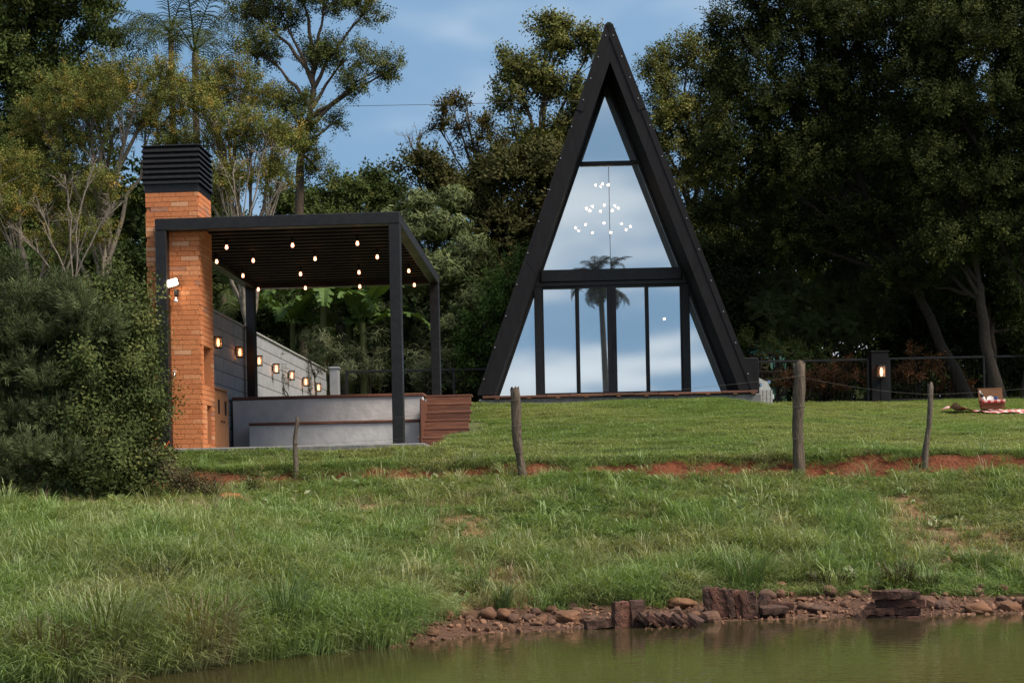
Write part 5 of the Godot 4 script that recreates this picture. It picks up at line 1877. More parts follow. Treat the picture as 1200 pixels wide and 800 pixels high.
# ---------------------------------------------------------------- the sky: blue with drifting cloud all round
func sky_picture() -> ImageTexture:
	var w := 1600
	var h := 800
	var f := FastNoiseLite.new()
	f.seed = 23
	f.frequency = 0.55
	f.fractal_octaves = 6
	f.fractal_gain = 0.52
	var g := FastNoiseLite.new()
	g.seed = 91
	g.frequency = 0.23
	g.fractal_octaves = 4
	var out := PackedFloat32Array()
	out.resize(w * h * 3)
	var zen := Vector3(0.048, 0.13, 0.26)
	var midc := Vector3(0.074, 0.192, 0.347)
	var low := Vector3(0.12, 0.245, 0.37)
	var white := Vector3(0.62, 0.655, 0.68)
	for j in h:
		var el := (0.5 - (j + 0.5) / h) * PI
		var up := sin(el)
		var k := j * w * 3
		if up <= 0.0:
			for i in w:
				out[k] = 0.1
				out[k + 1] = 0.1
				out[k + 2] = 0.08
				k += 3
			continue
		var c := midc.lerp(zen, smoothstep(0.25, 0.9, up)).lerp(low, pow(1.0 - up, 7.0))
		var flat := cos(el) / (up + 0.06)
		for i in w:
			var a := ((i + 0.5) / w - 0.5) * TAU
			var px := -sin(a) * flat
			var pz := cos(a) * flat
			var n := f.get_noise_2d(px + 304.88, pz + 150.48)
			var m := g.get_noise_2d(px * 0.8 + 609.76, pz * 0.8 - 150.48)
			var cov := smoothstep(-0.02, 0.5, n * 0.9 + m * 0.75 + 0.04)
			var thin := 0.15 + 0.1 * smoothstep(-0.3, 0.5, m)
			var t := clampf(cov * 0.6 + thin, 0.0, 1.0)
			var q := c.lerp(white * (0.82 + 0.3 * n), t)
			out[k] = q.x
			out[k + 1] = q.y
			out[k + 2] = q.z
			k += 3
	return ImageTexture.create_from_image(Image.create_from_data(w, h, false, Image.FORMAT_RGBF, out.to_byte_array()))


# ---------------------------------------------------------------- trees and shrubs in their places
func build_woods() -> void:
	var green := Color(0.06, 0.09, 0.028)
	var olive := Color(0.12, 0.13, 0.04)
	var dark := Color(0.026, 0.04, 0.014)
	var ochre := Color(0.21, 0.125, 0.03)
	var pale := {"r": 0.16, "bark": "bark_pale", "spray": "fine", "a": Color(0.11, 0.14, 0.04), "b": Color(0.3, 0.2, 0.05), "mix": 0.28, "dens": 105.0, "size": 0.6, "fork": 0.3, "twig": 0.026, "fluff": 2.2, "sub": 0.8, "reach": 1.1}
	tree("leafy_tree", "tall dark green tree behind the pale branched one, cut by the picture's corner", "tree", Vector2(-14.68, 42.00), [[Vector3(-14.46, 16.03, -42.00), 1.53], [Vector3(-12.80, 16.38, -42.00), 1.12], [Vector3(-12.14, 15.14, -42.00), 0.66], [Vector3(-14.25, 14.24, -42.00), 1.53], [Vector3(-13.51, 12.83, -42.00), 1.15], [Vector3(-15.05, 12.10, -42.00), 1.53], [Vector3(-16.52, 14.93, -42.00), 2.04], [Vector3(-16.59, 11.87, -42.00), 2.04], [Vector3(-14.32, 10.55, -42.00), 1.53], [Vector3(-12.48, 13.57, -42.00), 1.02], [Vector3(-13.59, 8.76, -42.00), 1.78]], {"r": 0.3, "a": green, "b": olive, "mix": 0.35, "dens": 60.0, "fork": 0.4})
	tree("yellowing_tree", "pale branched tree with yellowing feathery leaves behind the brick chimney", "tree", Vector2(-8.39, 31.00), [[Vector3(-9.40, 10.28, -31.00), 0.79], [Vector3(-8.45, 10.60, -31.00), 0.75], [Vector3(-7.52, 10.32, -31.00), 0.71], [Vector3(-8.66, 9.42, -31.00), 0.79], [Vector3(-9.61, 8.88, -31.00), 0.75], [Vector3(-10.25, 9.74, -31.00), 0.66], [Vector3(-10.20, 7.86, -31.00), 0.75], [Vector3(-7.53, 9.59, -31.00), 0.68], [Vector3(-8.77, 7.89, -30.00), 0.58], [Vector3(-10.75, 8.62, -31.00), 0.75], [Vector3(-7.82, 9.96, -30.00), 0.62]], pale)
	tree("yellowing_tree", "pale many stemmed tree with ochre seed heads above the pergola beam", "tree", Vector2(-5.48, 30.50), [[Vector3(-6.79, 10.76, -32.00), 0.70], [Vector3(-5.92, 10.60, -32.00), 0.81], [Vector3(-5.09, 9.45, -31.00), 0.68], [Vector3(-6.41, 9.57, -31.00), 0.79], [Vector3(-7.07, 9.11, -31.00), 0.56], [Vector3(-4.93, 8.41, -31.00), 0.60], [Vector3(-5.68, 8.10, -30.00), 0.62], [Vector3(-5.57, 9.27, -31.00), 0.64], [Vector3(-6.14, 7.83, -30.00), 0.51], [Vector3(-6.92, 10.19, -31.50), 0.50], [Vector3(-7.18, 8.36, -31.00), 0.45]], pale)
	tree("yellowing_tree", "slender pale tree leaning over the dark bush", "tree", Vector2(-9.78, 29.00), [[Vector3(-10.25, 7.25, -29.00), 0.67], [Vector3(-9.38, 6.53, -29.00), 0.53], [Vector3(-10.93, 8.15, -29.00), 0.88], [Vector3(-8.67, 6.87, -29.00), 0.46]], pale)
	var naked := {"r": 0.045, "bark": "bark_pale", "fork": 0.45, "bare": true, "twig": 0.011, "fluff": 2.4}
	tree("bare_tree", "pale tree with a fan of naked branches above the dark bush", "tree", Vector2(-8.66, 28.50), [[Vector3(-8.93, 7.90, -28.50), 0.45], [Vector3(-8.32, 8.15, -28.50), 0.45], [Vector3(-9.46, 7.22, -28.50), 0.41], [Vector3(-7.91, 7.36, -28.50), 0.38], [Vector3(-9.90, 6.80, -28.50), 0.38], [Vector3(-8.69, 6.94, -28.50), 0.41]], naked)
	tree("bare_tree", "pale leafless branches tangled beside the brick chimney cap", "tree", Vector2(-5.48, 29.50), [[Vector3(-5.66, 8.34, -29.50), 0.43], [Vector3(-5.03, 8.59, -29.50), 0.43], [Vector3(-4.69, 7.87, -29.50), 0.36], [Vector3(-5.95, 7.72, -29.50), 0.32]], naked)
	tree("airy_tree", "tall airy tree with dark forking limbs against the blue sky", "tree", Vector2(-5.49, 37.00), [[Vector3(-5.79, 14.10, -37.00), 0.74], [Vector3(-4.66, 14.53, -37.00), 0.78], [Vector3(-3.66, 13.99, -37.00), 0.54], [Vector3(-6.49, 13.11, -37.00), 0.67], [Vector3(-4.87, 13.07, -37.00), 0.58], [Vector3(-4.13, 12.95, -37.00), 0.49], [Vector3(-3.36, 12.55, -37.00), 0.49], [Vector3(-2.86, 12.59, -37.00), 0.31], [Vector3(-3.86, 12.16, -37.00), 0.45], [Vector3(-5.84, 11.86, -37.00), 0.63], [Vector3(-5.37, 10.47, -36.00), 0.52], [Vector3(-5.04, 11.01, -36.00), 0.44], [Vector3(-4.39, 11.27, -37.00), 0.31], [Vector3(-4.93, 9.94, -37.00), 0.45], [Vector3(-6.69, 14.23, -37.00), 0.63], [Vector3(-5.32, 15.10, -37.00), 0.90]], {"r": 0.17, "bark": "bark_brown", "spray": "fine", "a": Color(0.075, 0.095, 0.03), "b": Color(0.17, 0.16, 0.055), "mix": 0.4, "dens": 95.0, "size": 0.75, "fork": 0.74, "low": 0.5, "fluff": 1.8, "sub": 0.85})
	tree("leafy_tree", "dark rounded tree filling the gap above the pergola roof", "tree", Vector2(-4.64, 41.00), [[Vector3(-5.16, 10.20, -41.00), 0.70], [Vector3(-4.16, 10.23, -41.00), 0.75], [Vector3(-3.43, 9.87, -41.00), 0.65], [Vector3(-6.04, 9.80, -41.00), 0.84], [Vector3(-4.81, 8.90, -41.00), 1.24], [Vector3(-3.58, 8.38, -41.00), 1.24], [Vector3(-6.20, 7.93, -41.00), 1.49], [Vector3(-7.31, 8.45, -41.00), 1.24]], {"r": 0.2, "a": green, "b": olive, "mix": 0.3, "dens": 70.0})
	tree("leafy_tree", "dense dark tree low behind the boundary wall", "tree", Vector2(-8.00, 36.00), [[Vector3(-7.28, 7.78, -36.00), 0.87], [Vector3(-6.43, 6.67, -36.00), 0.98], [Vector3(-8.14, 8.45, -36.00), 0.87], [Vector3(-5.57, 6.00, -36.00), 0.87], [Vector3(-8.61, 6.93, -36.00), 1.09], [Vector3(-7.10, 5.81, -36.00), 1.09], [Vector3(-10.36, 6.97, -36.00), 1.09], [Vector3(-11.67, 6.56, -36.00), 1.31], [Vector3(-12.97, 7.02, -36.00), 1.31]], {"r": 0.16, "a": dark, "b": green, "mix": 0.4, "dens": 60.0})
	tree("mango_tree", "grey green tree with long drooping leaves behind the pergola's corner post", "tree", Vector2(-2.02, 34.50), [[Vector3(-2.54, 7.77, -34.00), 0.74], [Vector3(-1.55, 7.87, -34.00), 0.78], [Vector3(-2.97, 6.81, -34.00), 0.95], [Vector3(-1.78, 6.58, -34.00), 0.99], [Vector3(-0.95, 7.08, -34.00), 0.74], [Vector3(-3.41, 5.79, -34.00), 0.82], [Vector3(-2.18, 5.35, -34.00), 0.95], [Vector3(-1.14, 5.74, -34.00), 0.78], [Vector3(-2.33, 8.34, -34.00), 0.54], [Vector3(-1.33, 8.64, -35.00), 0.47], [Vector3(-0.82, 6.25, -34.00), 0.49]], {"r": 0.2, "spray": "hang", "a": Color(0.095, 0.125, 0.055), "b": Color(0.17, 0.19, 0.09), "mix": 0.4, "dens": 72.0, "size": 0.85, "up": 0.1})
	tree("leafy_tree", "brownish dark tree between the drooping one and the cabin", "tree", Vector2(-0.28, 39.00), [[Vector3(-2.18, 10.24, -39.00), 0.71], [Vector3(-1.24, 10.06, -39.00), 0.80], [Vector3(-0.06, 9.80, -39.00), 0.99], [Vector3(0.70, 10.18, -39.00), 0.90], [Vector3(-0.09, 8.43, -39.00), 1.04], [Vector3(-0.90, 9.27, -39.00), 0.85], [Vector3(0.75, 8.83, -39.00), 0.90], [Vector3(1.37, 10.52, -39.00), 0.80], [Vector3(0.12, 7.00, -39.00), 1.06], [Vector3(-0.82, 7.49, -39.00), 0.95], [Vector3(1.08, 7.46, -39.00), 1.06], [Vector3(2.05, 9.09, -39.00), 1.18]], {"r": 0.2, "a": Color(0.06, 0.066, 0.024), "b": Color(0.12, 0.105, 0.042), "mix": 0.4, "dens": 62.0})
	tree("airy_tree", "olive crowned tree with forked limbs beside the cabin's apex", "tree", Vector2(0.45, 41.00), [[Vector3(1.81, 14.53, -41.00), 0.75], [Vector3(1.27, 14.79, -41.00), 0.50], [Vector3(2.50, 14.22, -41.00), 0.65], [Vector3(0.40, 13.47, -41.00), 0.60], [Vector3(0.06, 13.90, -41.00), 0.37], [Vector3(1.24, 13.38, -41.00), 0.75], [Vector3(2.10, 12.86, -41.00), 0.80], [Vector3(0.19, 12.83, -41.00), 0.50], [Vector3(1.59, 12.00, -41.00), 0.80], [Vector3(0.76, 11.65, -41.00), 0.65], [Vector3(2.71, 11.98, -41.00), 0.84], [Vector3(-0.30, 10.92, -41.00), 0.55], [Vector3(0.45, 10.91, -41.00), 0.70]], {"r": 0.22, "bark": "bark_brown", "spray": "broad", "a": Color(0.115, 0.13, 0.036), "b": Color(0.22, 0.195, 0.065), "mix": 0.45, "dens": 75.0, "size": 0.85, "fork": 0.5})
	tree("airy_tree", "thin crooked tree with sparse orange green leaves against the sky", "tree", Vector2(-0.53, 40.00), [[Vector3(-1.52, 12.33, -40.00), 0.36], [Vector3(-1.82, 11.80, -40.00), 0.29], [Vector3(-1.10, 12.56, -40.00), 0.22], [Vector3(-0.70, 11.83, -40.00), 0.34], [Vector3(-1.24, 11.79, -40.00), 0.29], [Vector3(-0.40, 11.29, -40.00), 0.39], [Vector3(-0.96, 11.06, -40.00), 0.29]], {"r": 0.1, "bark": "bark_dark", "a": Color(0.05, 0.055, 0.018), "b": Color(0.15, 0.09, 0.03), "mix": 0.45, "dens": 80.0, "size": 0.7, "fork": 0.6})
	tree("bare_tree", "small leafless grey tree against the sky", "tree", Vector2(-2.22, 40.00), [[Vector3(-2.75, 11.58, -40.00), 0.34], [Vector3(-2.40, 11.77, -40.00), 0.34], [Vector3(-1.93, 11.37, -40.00), 0.29], [Vector3(-2.56, 11.14, -40.00), 0.24]], {"r": 0.07, "bark": "bark_pale", "fork": 0.75, "bare": true, "twig": 0.012, "fluff": 3.0})
	tree("leafy_tree", "olive green tree standing behind the cabin's far roof slope", "tree", Vector2(4.93, 40.00), [[Vector3(4.42, 13.18, -40.00), 0.53], [Vector3(5.10, 13.55, -40.00), 0.68], [Vector3(5.83, 13.39, -40.00), 0.63], [Vector3(6.35, 12.85, -40.00), 0.68], [Vector3(4.84, 12.40, -40.00), 0.78], [Vector3(5.80, 11.89, -40.00), 0.82], [Vector3(5.05, 10.94, -40.00), 0.82], [Vector3(4.60, 10.10, -40.00), 0.63], [Vector3(5.81, 10.32, -40.00), 0.82], [Vector3(4.22, 11.68, -40.00), 0.58], [Vector3(5.37, 8.99, -40.00), 0.87], [Vector3(5.96, 7.77, -40.00), 0.97], [Vector3(4.98, 7.54, -40.00), 0.82]], {"r": 0.22, "bark": "bark_brown", "spray": "fine", "a": Color(0.1, 0.115, 0.034), "b": Color(0.2, 0.185, 0.06), "mix": 0.4, "dens": 75.0})
	var big := {"r": 0.16, "bark": "bark_dark", "spray": "fine", "a": Color(0.022, 0.032, 0.01), "b": Color(0.085, 0.092, 0.026), "mix": 0.2, "dens": 74.0, "size": 0.95, "fork": 0.42, "arch": 0.05, "fluff": 0.8}
	tree("spreading_tree", "huge dark spreading tree over the charcoal gate pillar", "tree", Vector2(11.58, 35.50), [[Vector3(6.16, 12.16, -35.00), 0.98], [Vector3(7.24, 12.86, -35.00), 1.10], [Vector3(8.50, 12.48, -35.00), 1.23], [Vector3(6.56, 10.76, -35.00), 1.10], [Vector3(7.84, 10.94, -35.00), 1.23], [Vector3(9.37, 11.42, -36.00), 1.27], [Vector3(5.94, 9.49, -35.00), 0.98], [Vector3(7.17, 9.26, -35.00), 1.23], [Vector3(8.90, 9.64, -36.00), 1.27], [Vector3(5.86, 8.28, -36.00), 0.87], [Vector3(7.12, 7.97, -36.00), 1.05], [Vector3(8.43, 7.94, -36.00), 1.13], [Vector3(5.54, 12.85, -35.00), 0.42], [Vector3(5.50, 11.67, -36.00), 0.48], [Vector3(6.73, 13.68, -35.00), 0.85], [Vector3(8.13, 14.45, -36.00), 1.31], [Vector3(9.86, 13.76, -36.00), 1.31]], big)
	tree("spreading_tree", "tall dark tree with leaning trunk behind the picnic blanket", "tree", Vector2(11.85, 34.00), [[Vector3(9.71, 12.33, -34.00), 1.15], [Vector3(10.94, 11.89, -34.00), 1.28], [Vector3(12.54, 12.82, -35.00), 1.32], [Vector3(10.09, 10.61, -34.00), 1.20], [Vector3(11.52, 10.23, -34.00), 1.20], [Vector3(9.68, 8.97, -34.00), 1.07], [Vector3(10.87, 8.59, -34.00), 1.15], [Vector3(9.58, 7.72, -35.00), 0.98], [Vector3(10.53, 7.10, -34.00), 0.95], [Vector3(10.87, 13.81, -35.00), 1.27], [Vector3(9.87, 6.40, -35.00), 0.76]], big)
	tree("spreading_tree", "tall dark tree with two pale stems at the lawn's wooded edge", "tree", Vector2(12.35, 33.50), [[Vector3(12.87, 10.82, -34.00), 1.28], [Vector3(12.32, 8.77, -34.00), 1.20], [Vector3(11.91, 7.13, -34.00), 0.99], [Vector3(13.25, 8.85, -34.00), 1.24], [Vector3(13.82, 11.93, -34.00), 1.44], [Vector3(13.31, 6.79, -34.00), 1.24], [Vector3(14.40, 9.86, -34.00), 1.65], [Vector3(12.21, 13.62, -34.00), 1.24], [Vector3(12.98, 11.74, -36.00), 1.09], [Vector3(12.58, 13.40, -37.00), 1.03]], big)
	tree("spreading_tree", "dark thin trunked tree between the two big ones", "tree", Vector2(12.46, 36.50), [[Vector3(12.23, 6.68, -37.00), 0.90], [Vector3(13.34, 6.20, -37.00), 0.90], [Vector3(11.32, 6.25, -37.00), 0.81], [Vector3(13.99, 5.29, -37.00), 0.90], [Vector3(12.70, 7.79, -37.00), 0.90]], {"r": 0.14, "bark": "bark_dark", "spray": "broad", "a": dark, "b": green, "mix": 0.2, "dens": 50.0, "fork": 0.7})
	# understorey
	bush("shrub", "dark glossy shrub mass behind the cabin's corner", Vector2(5.83, 38.00), [[Vector3(5.53, 6.62, -38.00), 0.83], [Vector3(6.56, 6.37, -38.00), 0.88], [Vector3(6.08, 5.46, -38.00), 0.69], [Vector3(5.81, 7.83, -39.00), 0.80], [Vector3(7.11, 7.57, -39.00), 0.80]], {"a": dark, "b": green, "mix": 0.3, "dens": 60.0})
	bush("shrub", "feathery dark green shrub over the fence by the gate pillar", Vector2(8.14, 37.00), [[Vector3(7.40, 6.32, -37.00), 0.81], [Vector3(8.41, 6.42, -37.00), 0.81], [Vector3(9.31, 6.62, -37.00), 0.76], [Vector3(7.72, 5.53, -37.00), 0.63], [Vector3(8.84, 5.62, -37.00), 0.67], [Vector3(9.52, 5.83, -37.00), 0.63], [Vector3(6.83, 5.89, -37.00), 0.67]], {"spray": "wide_pinnate", "a": Color(0.045, 0.065, 0.026), "b": Color(0.11, 0.14, 0.06), "mix": 0.3, "dens": 50.0, "size": 0.7})
	bush("shrub", "dark shrub behind the leaning trunk", Vector2(10.67, 38.00), [[Vector3(10.47, 5.95, -38.00), 0.78], [Vector3(11.38, 5.47, -38.00), 0.78], [Vector3(10.67, 4.79, -38.00), 0.69], [Vector3(12.29, 5.22, -38.00), 0.83], [Vector3(13.44, 4.74, -38.00), 0.83], [Vector3(14.58, 4.49, -38.00), 0.92]], {"a": dark, "b": Color(0.03, 0.04, 0.018), "mix": 0.3, "dens": 60.0})
	bush("shrub", "light green leafy shrub behind the black fence by the car", Vector2(6.73, 36.00), [[Vector3(6.73, 4.84, -36.00), 0.31], [Vector3(7.17, 4.87, -36.00), 0.31], [Vector3(6.47, 5.11, -37.00), 0.31], [Vector3(6.14, 5.23, -37.00), 0.27], [Vector3(7.49, 4.43, -36.00), 0.35], [Vector3(7.82, 4.81, -36.00), 0.22]], {"a": Color(0.09, 0.13, 0.035), "b": Color(0.2, 0.21, 0.07), "mix": 0.5, "dens": 70.0, "size": 0.6})
	for q in [[Vector2(7.26, 35.40), [[Vector3(7.04, 4.06, -35.40), 0.30], [Vector3(7.46, 3.98, -35.40), 0.32], [Vector3(7.79, 4.15, -35.40), 0.28], [Vector3(8.11, 3.93, -35.40), 0.30]], "rust brown withered shrub behind the fence by the thick post"], [Vector2(8.70, 35.60), [[Vector3(8.48, 4.05, -35.60), 0.30], [Vector3(8.80, 4.15, -35.60), 0.26], [Vector3(8.38, 4.37, -35.60), 0.22]], "rust brown withered shrub beside the gate pillar"], [Vector2(10.15, 35.40), [[Vector3(9.89, 4.11, -35.40), 0.26], [Vector3(10.25, 3.99, -35.40), 0.32], [Vector3(10.58, 4.31, -35.40), 0.26], [Vector3(10.16, 4.64, -35.40), 0.17]], "red brown dry shrub behind the slim leaning stake"], [Vector2(11.07, 35.60), [[Vector3(11.06, 3.89, -35.60), 0.26], [Vector3(11.45, 3.77, -35.60), 0.26]], "low rust coloured shrub near the picnic basket"]]:
		bush("dry_shrub", q[2], q[0], q[1], {"a": Color(0.13, 0.075, 0.04), "b": Color(0.34, 0.12, 0.05), "mix": 0.5, "dens": 70.0, "size": 0.6})
	bush("shrub", "low mixed green shrub behind the black fence", Vector2(8.47, 36.00), [[Vector3(7.70, 3.88, -36.00), 0.28], [Vector3(8.57, 3.86, -36.00), 0.26], [Vector3(6.93, 3.96, -36.00), 0.26], [Vector3(10.10, 3.83, -36.00), 0.26], [Vector3(10.64, 3.75, -36.00), 0.26]], {"a": Color(0.07, 0.085, 0.03), "b": Color(0.18, 0.15, 0.07), "mix": 0.4, "dens": 60.0, "size": 0.6})
	bush("shrub", "fresh green bush pressed against the cabin's near roof slope", Vector2(-0.23, 32.00), [[Vector3(-0.05, 6.16, -32.00), 0.39], [Vector3(0.09, 5.50, -32.00), 0.47], [Vector3(-0.40, 5.12, -32.00), 0.43], [Vector3(-0.32, 4.54, -32.00), 0.50], [Vector3(0.25, 6.60, -32.00), 0.27], [Vector3(-0.71, 4.49, -32.00), 0.43], [Vector3(0.11, 4.76, -32.00), 0.47], [Vector3(-0.52, 4.00, -32.00), 0.47]], {"a": Color(0.05, 0.09, 0.022), "b": Color(0.09, 0.14, 0.035), "mix": 0.4, "dens": 62.0, "spray": "fine"})
	for q in [[Vector2(-3.13, 33.00), [[Vector3(-3.33, 4.45, -33.00), 0.36], [Vector3(-2.94, 4.14, -33.00), 0.32], [Vector3(-3.64, 4.15, -33.00), 0.32], [Vector3(-3.12, 4.84, -33.00), 0.28]], "wispy grey green bamboo clump behind the pergola seat"], [Vector2(-1.93, 33.00), [[Vector3(-2.23, 4.43, -33.00), 0.36], [Vector3(-1.74, 4.22, -33.00), 0.32], [Vector3(-2.04, 4.02, -33.00), 0.32], [Vector3(-1.43, 4.51, -33.00), 0.28]], "wispy bamboo clump behind the black fence"], [Vector2(-1.03, 33.00), [[Vector3(-1.13, 4.30, -33.00), 0.32], [Vector3(-0.82, 4.00, -33.00), 0.28], [Vector3(-1.34, 3.95, -33.00), 0.28]], "wispy bamboo clump next to the cabin's near foot"], [Vector2(-4.07, 32.50), [[Vector3(-3.97, 4.61, -32.50), 0.35], [Vector3(-4.26, 4.91, -32.50), 0.32], [Vector3(-3.78, 4.11, -32.50), 0.28]], "fine leaved bamboo clump at the wall's end"]]:
		bush("bamboo_clump", q[2], q[0], q[1], {"spray": "bamboo", "a": Color(0.08, 0.1, 0.05), "b": Color(0.19, 0.2, 0.12), "mix": 0.4, "dens": 110.0, "size": 0.75, "category": "bamboo"})
	for q in [[in_site(Vector3(0.22, 0, -8.3)), [[Vector3(-4.55, 4.10, -27.00), 0.16], [Vector3(-4.49, 3.74, -27.00), 0.20], [Vector3(-4.60, 3.42, -27.00), 0.20], [Vector3(-4.43, 3.53, -27.00), 0.16], [Vector3(-4.66, 3.86, -27.00), 0.15]], "slender young shrub growing before the boundary wall"], [in_site(Vector3(0.25, 0, -10.6)), [[Vector3(-4.19, 4.20, -29.50), 0.16], [Vector3(-4.09, 3.91, -29.50), 0.18], [Vector3(-4.29, 3.75, -29.50), 0.16]], "young shrub near the last lantern of the boundary wall"]]:
		var p: Vector3 = q[0]
		bush("young_shrub", q[2], Vector2(p.x, -p.z), q[1], {"spray": "bamboo", "a": Color(0.035, 0.045, 0.025), "b": Color(0.08, 0.085, 0.05), "mix": 0.3, "dens": 110.0, "size": 0.5, "r": 0.02, "twig": 0.008})
	# big bushes at the near end of the bank
	bush("feathery_bush", "tall grey green needle leaved bush beside the dark one", Vector2(-5.38, 15.80), [[Vector3(-5.51, 3.21, -15.80), 0.43], [Vector3(-5.03, 3.25, -15.80), 0.36], [Vector3(-5.42, 2.78, -15.80), 0.48], [Vector3(-4.94, 2.86, -15.80), 0.38], [Vector3(-5.63, 2.11, -15.80), 0.48], [Vector3(-5.15, 2.20, -15.80), 0.43], [Vector3(-6.09, 3.08, -15.80), 0.57], [Vector3(-6.20, 2.22, -15.80), 0.57], [Vector3(-4.75, 3.14, -15.80), 0.25], [Vector3(-5.65, 3.59, -15.80), 0.27], [Vector3(-5.19, 1.57, -15.60), 0.43], [Vector3(-5.76, 1.44, -15.60), 0.43], [Vector3(-4.65, 3.05, -15.80), 0.25]], {"spray": "needle", "bark": "bark_brown", "a": Color(0.07, 0.092, 0.044), "b": Color(0.13, 0.155, 0.078), "mix": 0.35, "dens": 330.0, "size": 0.66, "fluff": 5.0, "sub": 0.75, "reach": 1.12, "twig": 0.006, "up": 0.8, "r": 0.05})
	bush("small_leaved_bush", "dense dark small leaved bush in front of the brick chimney's foot", Vector2(-4.58, 16.20), [[Vector3(-4.80, 3.26, -16.30), 0.32], [Vector3(-4.48, 3.32, -16.30), 0.28], [Vector3(-4.22, 3.04, -16.20), 0.24], [Vector3(-4.53, 2.95, -16.20), 0.37], [Vector3(-4.21, 2.68, -16.20), 0.24], [Vector3(-4.72, 2.59, -16.00), 0.41], [Vector3(-4.32, 2.37, -16.00), 0.35], [Vector3(-4.12, 2.25, -16.20), 0.16], [Vector3(-4.61, 2.00, -15.90), 0.40], [Vector3(-4.24, 1.80, -15.90), 0.31], [Vector3(-4.84, 1.56, -15.70), 0.38], [Vector3(-4.37, 1.46, -15.70), 0.34], [Vector3(-4.09, 1.41, -15.80), 0.21], [Vector3(-4.69, 3.60, -16.30), 0.16], [Vector3(-4.32, 3.55, -16.30), 0.12]], {"spray": "small", "bark": "bark_brown", "a": Color(0.05, 0.072, 0.026), "b": Color(0.17, 0.18, 0.062), "mix": 0.3, "dens": 240.0, "size": 1.0, "fluff": 4.5, "sub": 0.6, "reach": 1.02, "twig": 0.006, "r": 0.05})
	bush("low_scrub", "low grey brown scrub creeping along the foot of the bushes", Vector2(-3.70, 16.00), [[Vector3(-3.80, 1.36, -15.90), 0.15], [Vector3(-3.61, 1.28, -15.90), 0.12], [Vector3(-3.97, 1.55, -16.00), 0.14], [Vector3(-3.42, 1.22, -15.90), 0.09]], {"spray": "small", "bark": "bark_brown", "a": Color(0.055, 0.055, 0.03), "b": Color(0.13, 0.1, 0.06), "mix": 0.5, "dens": 420.0, "size": 0.7, "fluff": 8.0, "twig": 0.005, "r": 0.02})
	bush("low_scrub", "weedy tangle in front of the orange boulder's clods", Vector2(-2.95, 16.40), [[Vector3(-3.00, 1.28, -16.40), 0.08], [Vector3(-2.60, 1.27, -16.50), 0.08], [Vector3(-2.41, 1.31, -16.60), 0.07]], {"spray": "small", "bark": "bark_brown", "a": Color(0.06, 0.075, 0.03), "b": Color(0.2, 0.14, 0.08), "mix": 0.6, "dens": 420.0, "size": 0.7, "fluff": 8.0, "twig": 0.005, "r": 0.015})
	# palms and bananas
	var p1: Vector3 = Vector3(-8.54, 13.75, -39.00)
	palm("palm_tree", "queen palm with long arching fronds above the yellowing trees", Vector3(p1.x, ground(p1.x, 39.0), -39.0), p1.y - ground(p1.x, 39.0), 0.1, 17, 3.5, 0.55, Color(0.06, 0.075, 0.03))
	var p2: Vector3 = Vector3(-9.90, 15.30, -42.00)
	palm("palm_tree", "second palm crown half hidden by the dark green tree", Vector3(p2.x, ground(p2.x, 42.0), -42.0), p2.y - ground(p2.x, 42.0), 0.1, 15, 3.2, 0.5, Color(0.055, 0.07, 0.03))
	var p3: Vector3 = Vector3(-6.86, 6.27, -34.00)
	palm("palm_tree", "low young palm over the boundary wall by the chimney", Vector3(p3.x, ground(p3.x, 34.0), -34.0), p3.y - ground(p3.x, 34.0), 0.1, 12, 1.8, 0.36, Color(0.06, 0.08, 0.032))
	var stem := mat("banana_stem", lin(0.09, 0.1, 0.035), 0.6)
	stem.metallic_specular = 0.3
	var bl := leaf_mat("banana_leaf", 0.6, 0.4)
	bl.albedo_color = lin(0.085, 0.14, 0.042)
	var kinds := [banana_leaf(0), banana_leaf(1), banana_leaf(2)]
	for q in [[Vector2(-4.37, 33.00), 2.7, 0.4, "banana plant with broad torn leaves behind the seat wall"], [Vector2(-3.85, 34.00), 2.9, 1.7, "taller banana plant behind the pergola"], [Vector2(-5.26, 34.50), 2.4, 2.6, "banana plant close behind the boundary wall"], [Vector2(-3.37, 33.00), 2.2, 3.3, "low banana plant beside the drooping leaved tree"]]:
		banana(q[3], q[0], q[1], q[2], kinds)
	# the palm on the opposite bank, seen mirrored in the cabin glass
	palm("palm_tree", "lone palm on the opposite bank, mirrored in the cabin glass", Vector3(3.32, 0.3, 6.5), 11.1, 0.15, 34, 1.7, 0.34, Color(0.02, 0.022, 0.012), Vector3(-0.25, 0, 0), "bark_dark", 1.0)
	# the wood behind everything, one mass
	var o := Node3D.new()
	o.name = "far_forest"
	add_child(o)
	tag(o, "dark mass of forest closing the view behind all single trees", "forest", "", "stuff")
	var where := []
	var tint := PackedColorArray()
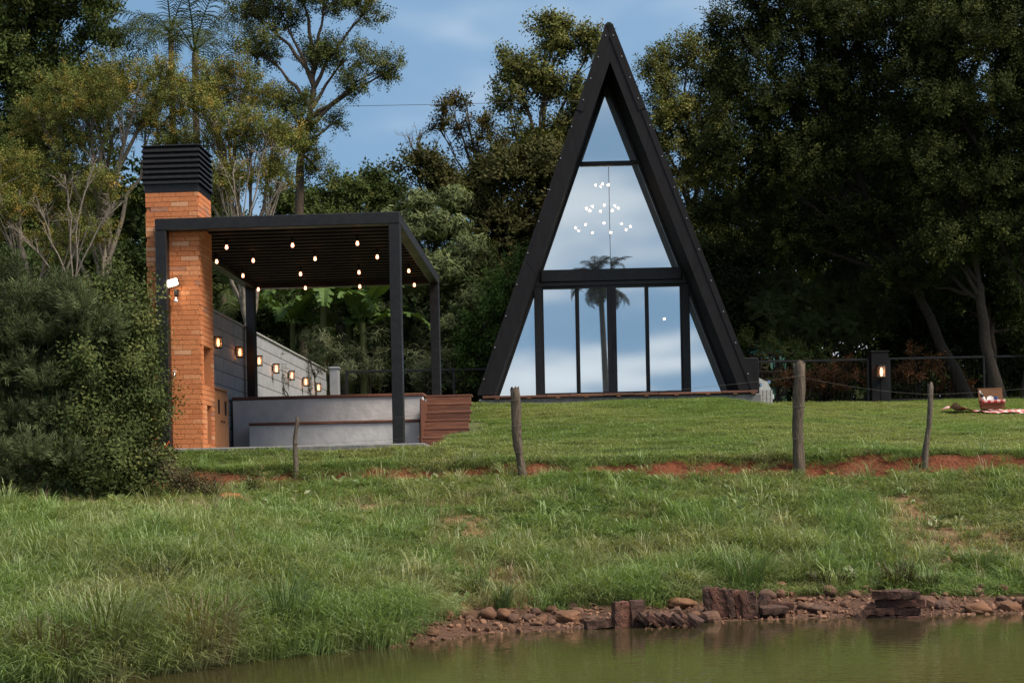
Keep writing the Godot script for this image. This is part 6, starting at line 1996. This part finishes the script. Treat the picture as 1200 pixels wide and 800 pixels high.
	for row in 3:
		var d := 46.0 + row * 5.0
		var x := -0.55 * d
		while x < 0.55 * d:
			var hgt := 4.6 + row * 0.9 + 1.6 * na.get_noise_2d(x * 12.0, row * 70.0)
			var px := x / d * 1650.0 + 600.0
			hgt += 6.0 * smoothstep(800.0, 960.0, px) + 4.0 * smoothstep(330.0, 200.0, px)
			for i in 110:
				var y := hgt * rng.randf() - 0.4
				var p := Vector3(x + rng.randf_range(-1.2, 1.2), 3.6 + y, -d + rng.randf_range(-1.4, 1.4))
				var yv := (rdir() + Vector3(0, 0.5, 0)).normalized()
				var xv := yv.cross(rdir()).normalized()
				where.append(Transform3D(Basis(xv, yv, xv.cross(yv)) * Basis.from_scale(Vector3.ONE * rng.randf_range(0.8, 1.5)), p))
				var c := dark.lerp(green, rng.randf() * 0.7) * rng.randf_range(0.7, 1.2)
				c.a = 1.0
				tint.append(c)
			x += 0.75
	scatter(o, "foliage", sprays.big, M.leaf, where, tint)


# ---------------------------------------------------------------- the scene
func _ready() -> void:
	rng.seed = 4711
	na.seed = 3
	na.frequency = 0.01
	na.fractal_octaves = 3
	nb.seed = 8
	nb.frequency = 0.01
	nb.fractal_octaves = 3

	# camera: level, lens shifted up, rolled a little
	var cam := Camera3D.new()
	cam.name = "camera"
	add_child(cam)
	cam.position = Vector3(0, 1.0, 0)
	cam.rotation = Vector3(0, 0, deg_to_rad(-1.15))
	cam.set_frustum(2.0 * 0.1 * 400.0 / 1650.0, Vector2(0, 0.1 * 194.0 / 1650.0), 0.1, 1200.0)
	cam.current = true

	# sky, exposure
	var env := Environment.new()
	env.background_mode = Environment.BG_SKY
	var sm := PanoramaSkyMaterial.new()
	sm.panorama = sky_picture()
	var sky := Sky.new()
	sky.sky_material = sm
	env.sky = sky
	env.background_energy_multiplier = 1.0
	env.tonemap_mode = Environment.TONE_MAPPER_LINEAR
	env.tonemap_exposure = 1.65
	env.sdfgi_enabled = true
	env.ssao_enabled = true
	env.ssil_enabled = true
	var we := WorldEnvironment.new()
	we.name = "environment"
	we.environment = env
	add_child(we)

	# sun: veiled, high behind the viewer's shoulder
	var sun := DirectionalLight3D.new()
	sun.name = "sun"
	sun.light_color = Color(1.0, 0.95, 0.87)
	sun.light_energy = 1.25
	sun.light_angular_distance = 26.0
	sun.shadow_enabled = true
	add_child(sun)
	var az := deg_to_rad(62.0)
	var el := deg_to_rad(52.0)
	sun.look_at_from_position(Vector3(sin(az) * cos(el), sin(el), cos(az) * cos(el)) * 60.0, Vector3.ZERO)

	make_materials()
	make_sprays()
	build_ground()
	build_house()
	build_pergola()
	build_side_wall()
	build_fences()
	build_neighbours()
	build_car()
	build_woods()
	build_grass()
	build_stones()
	build_brickwork()
	build_picnic()
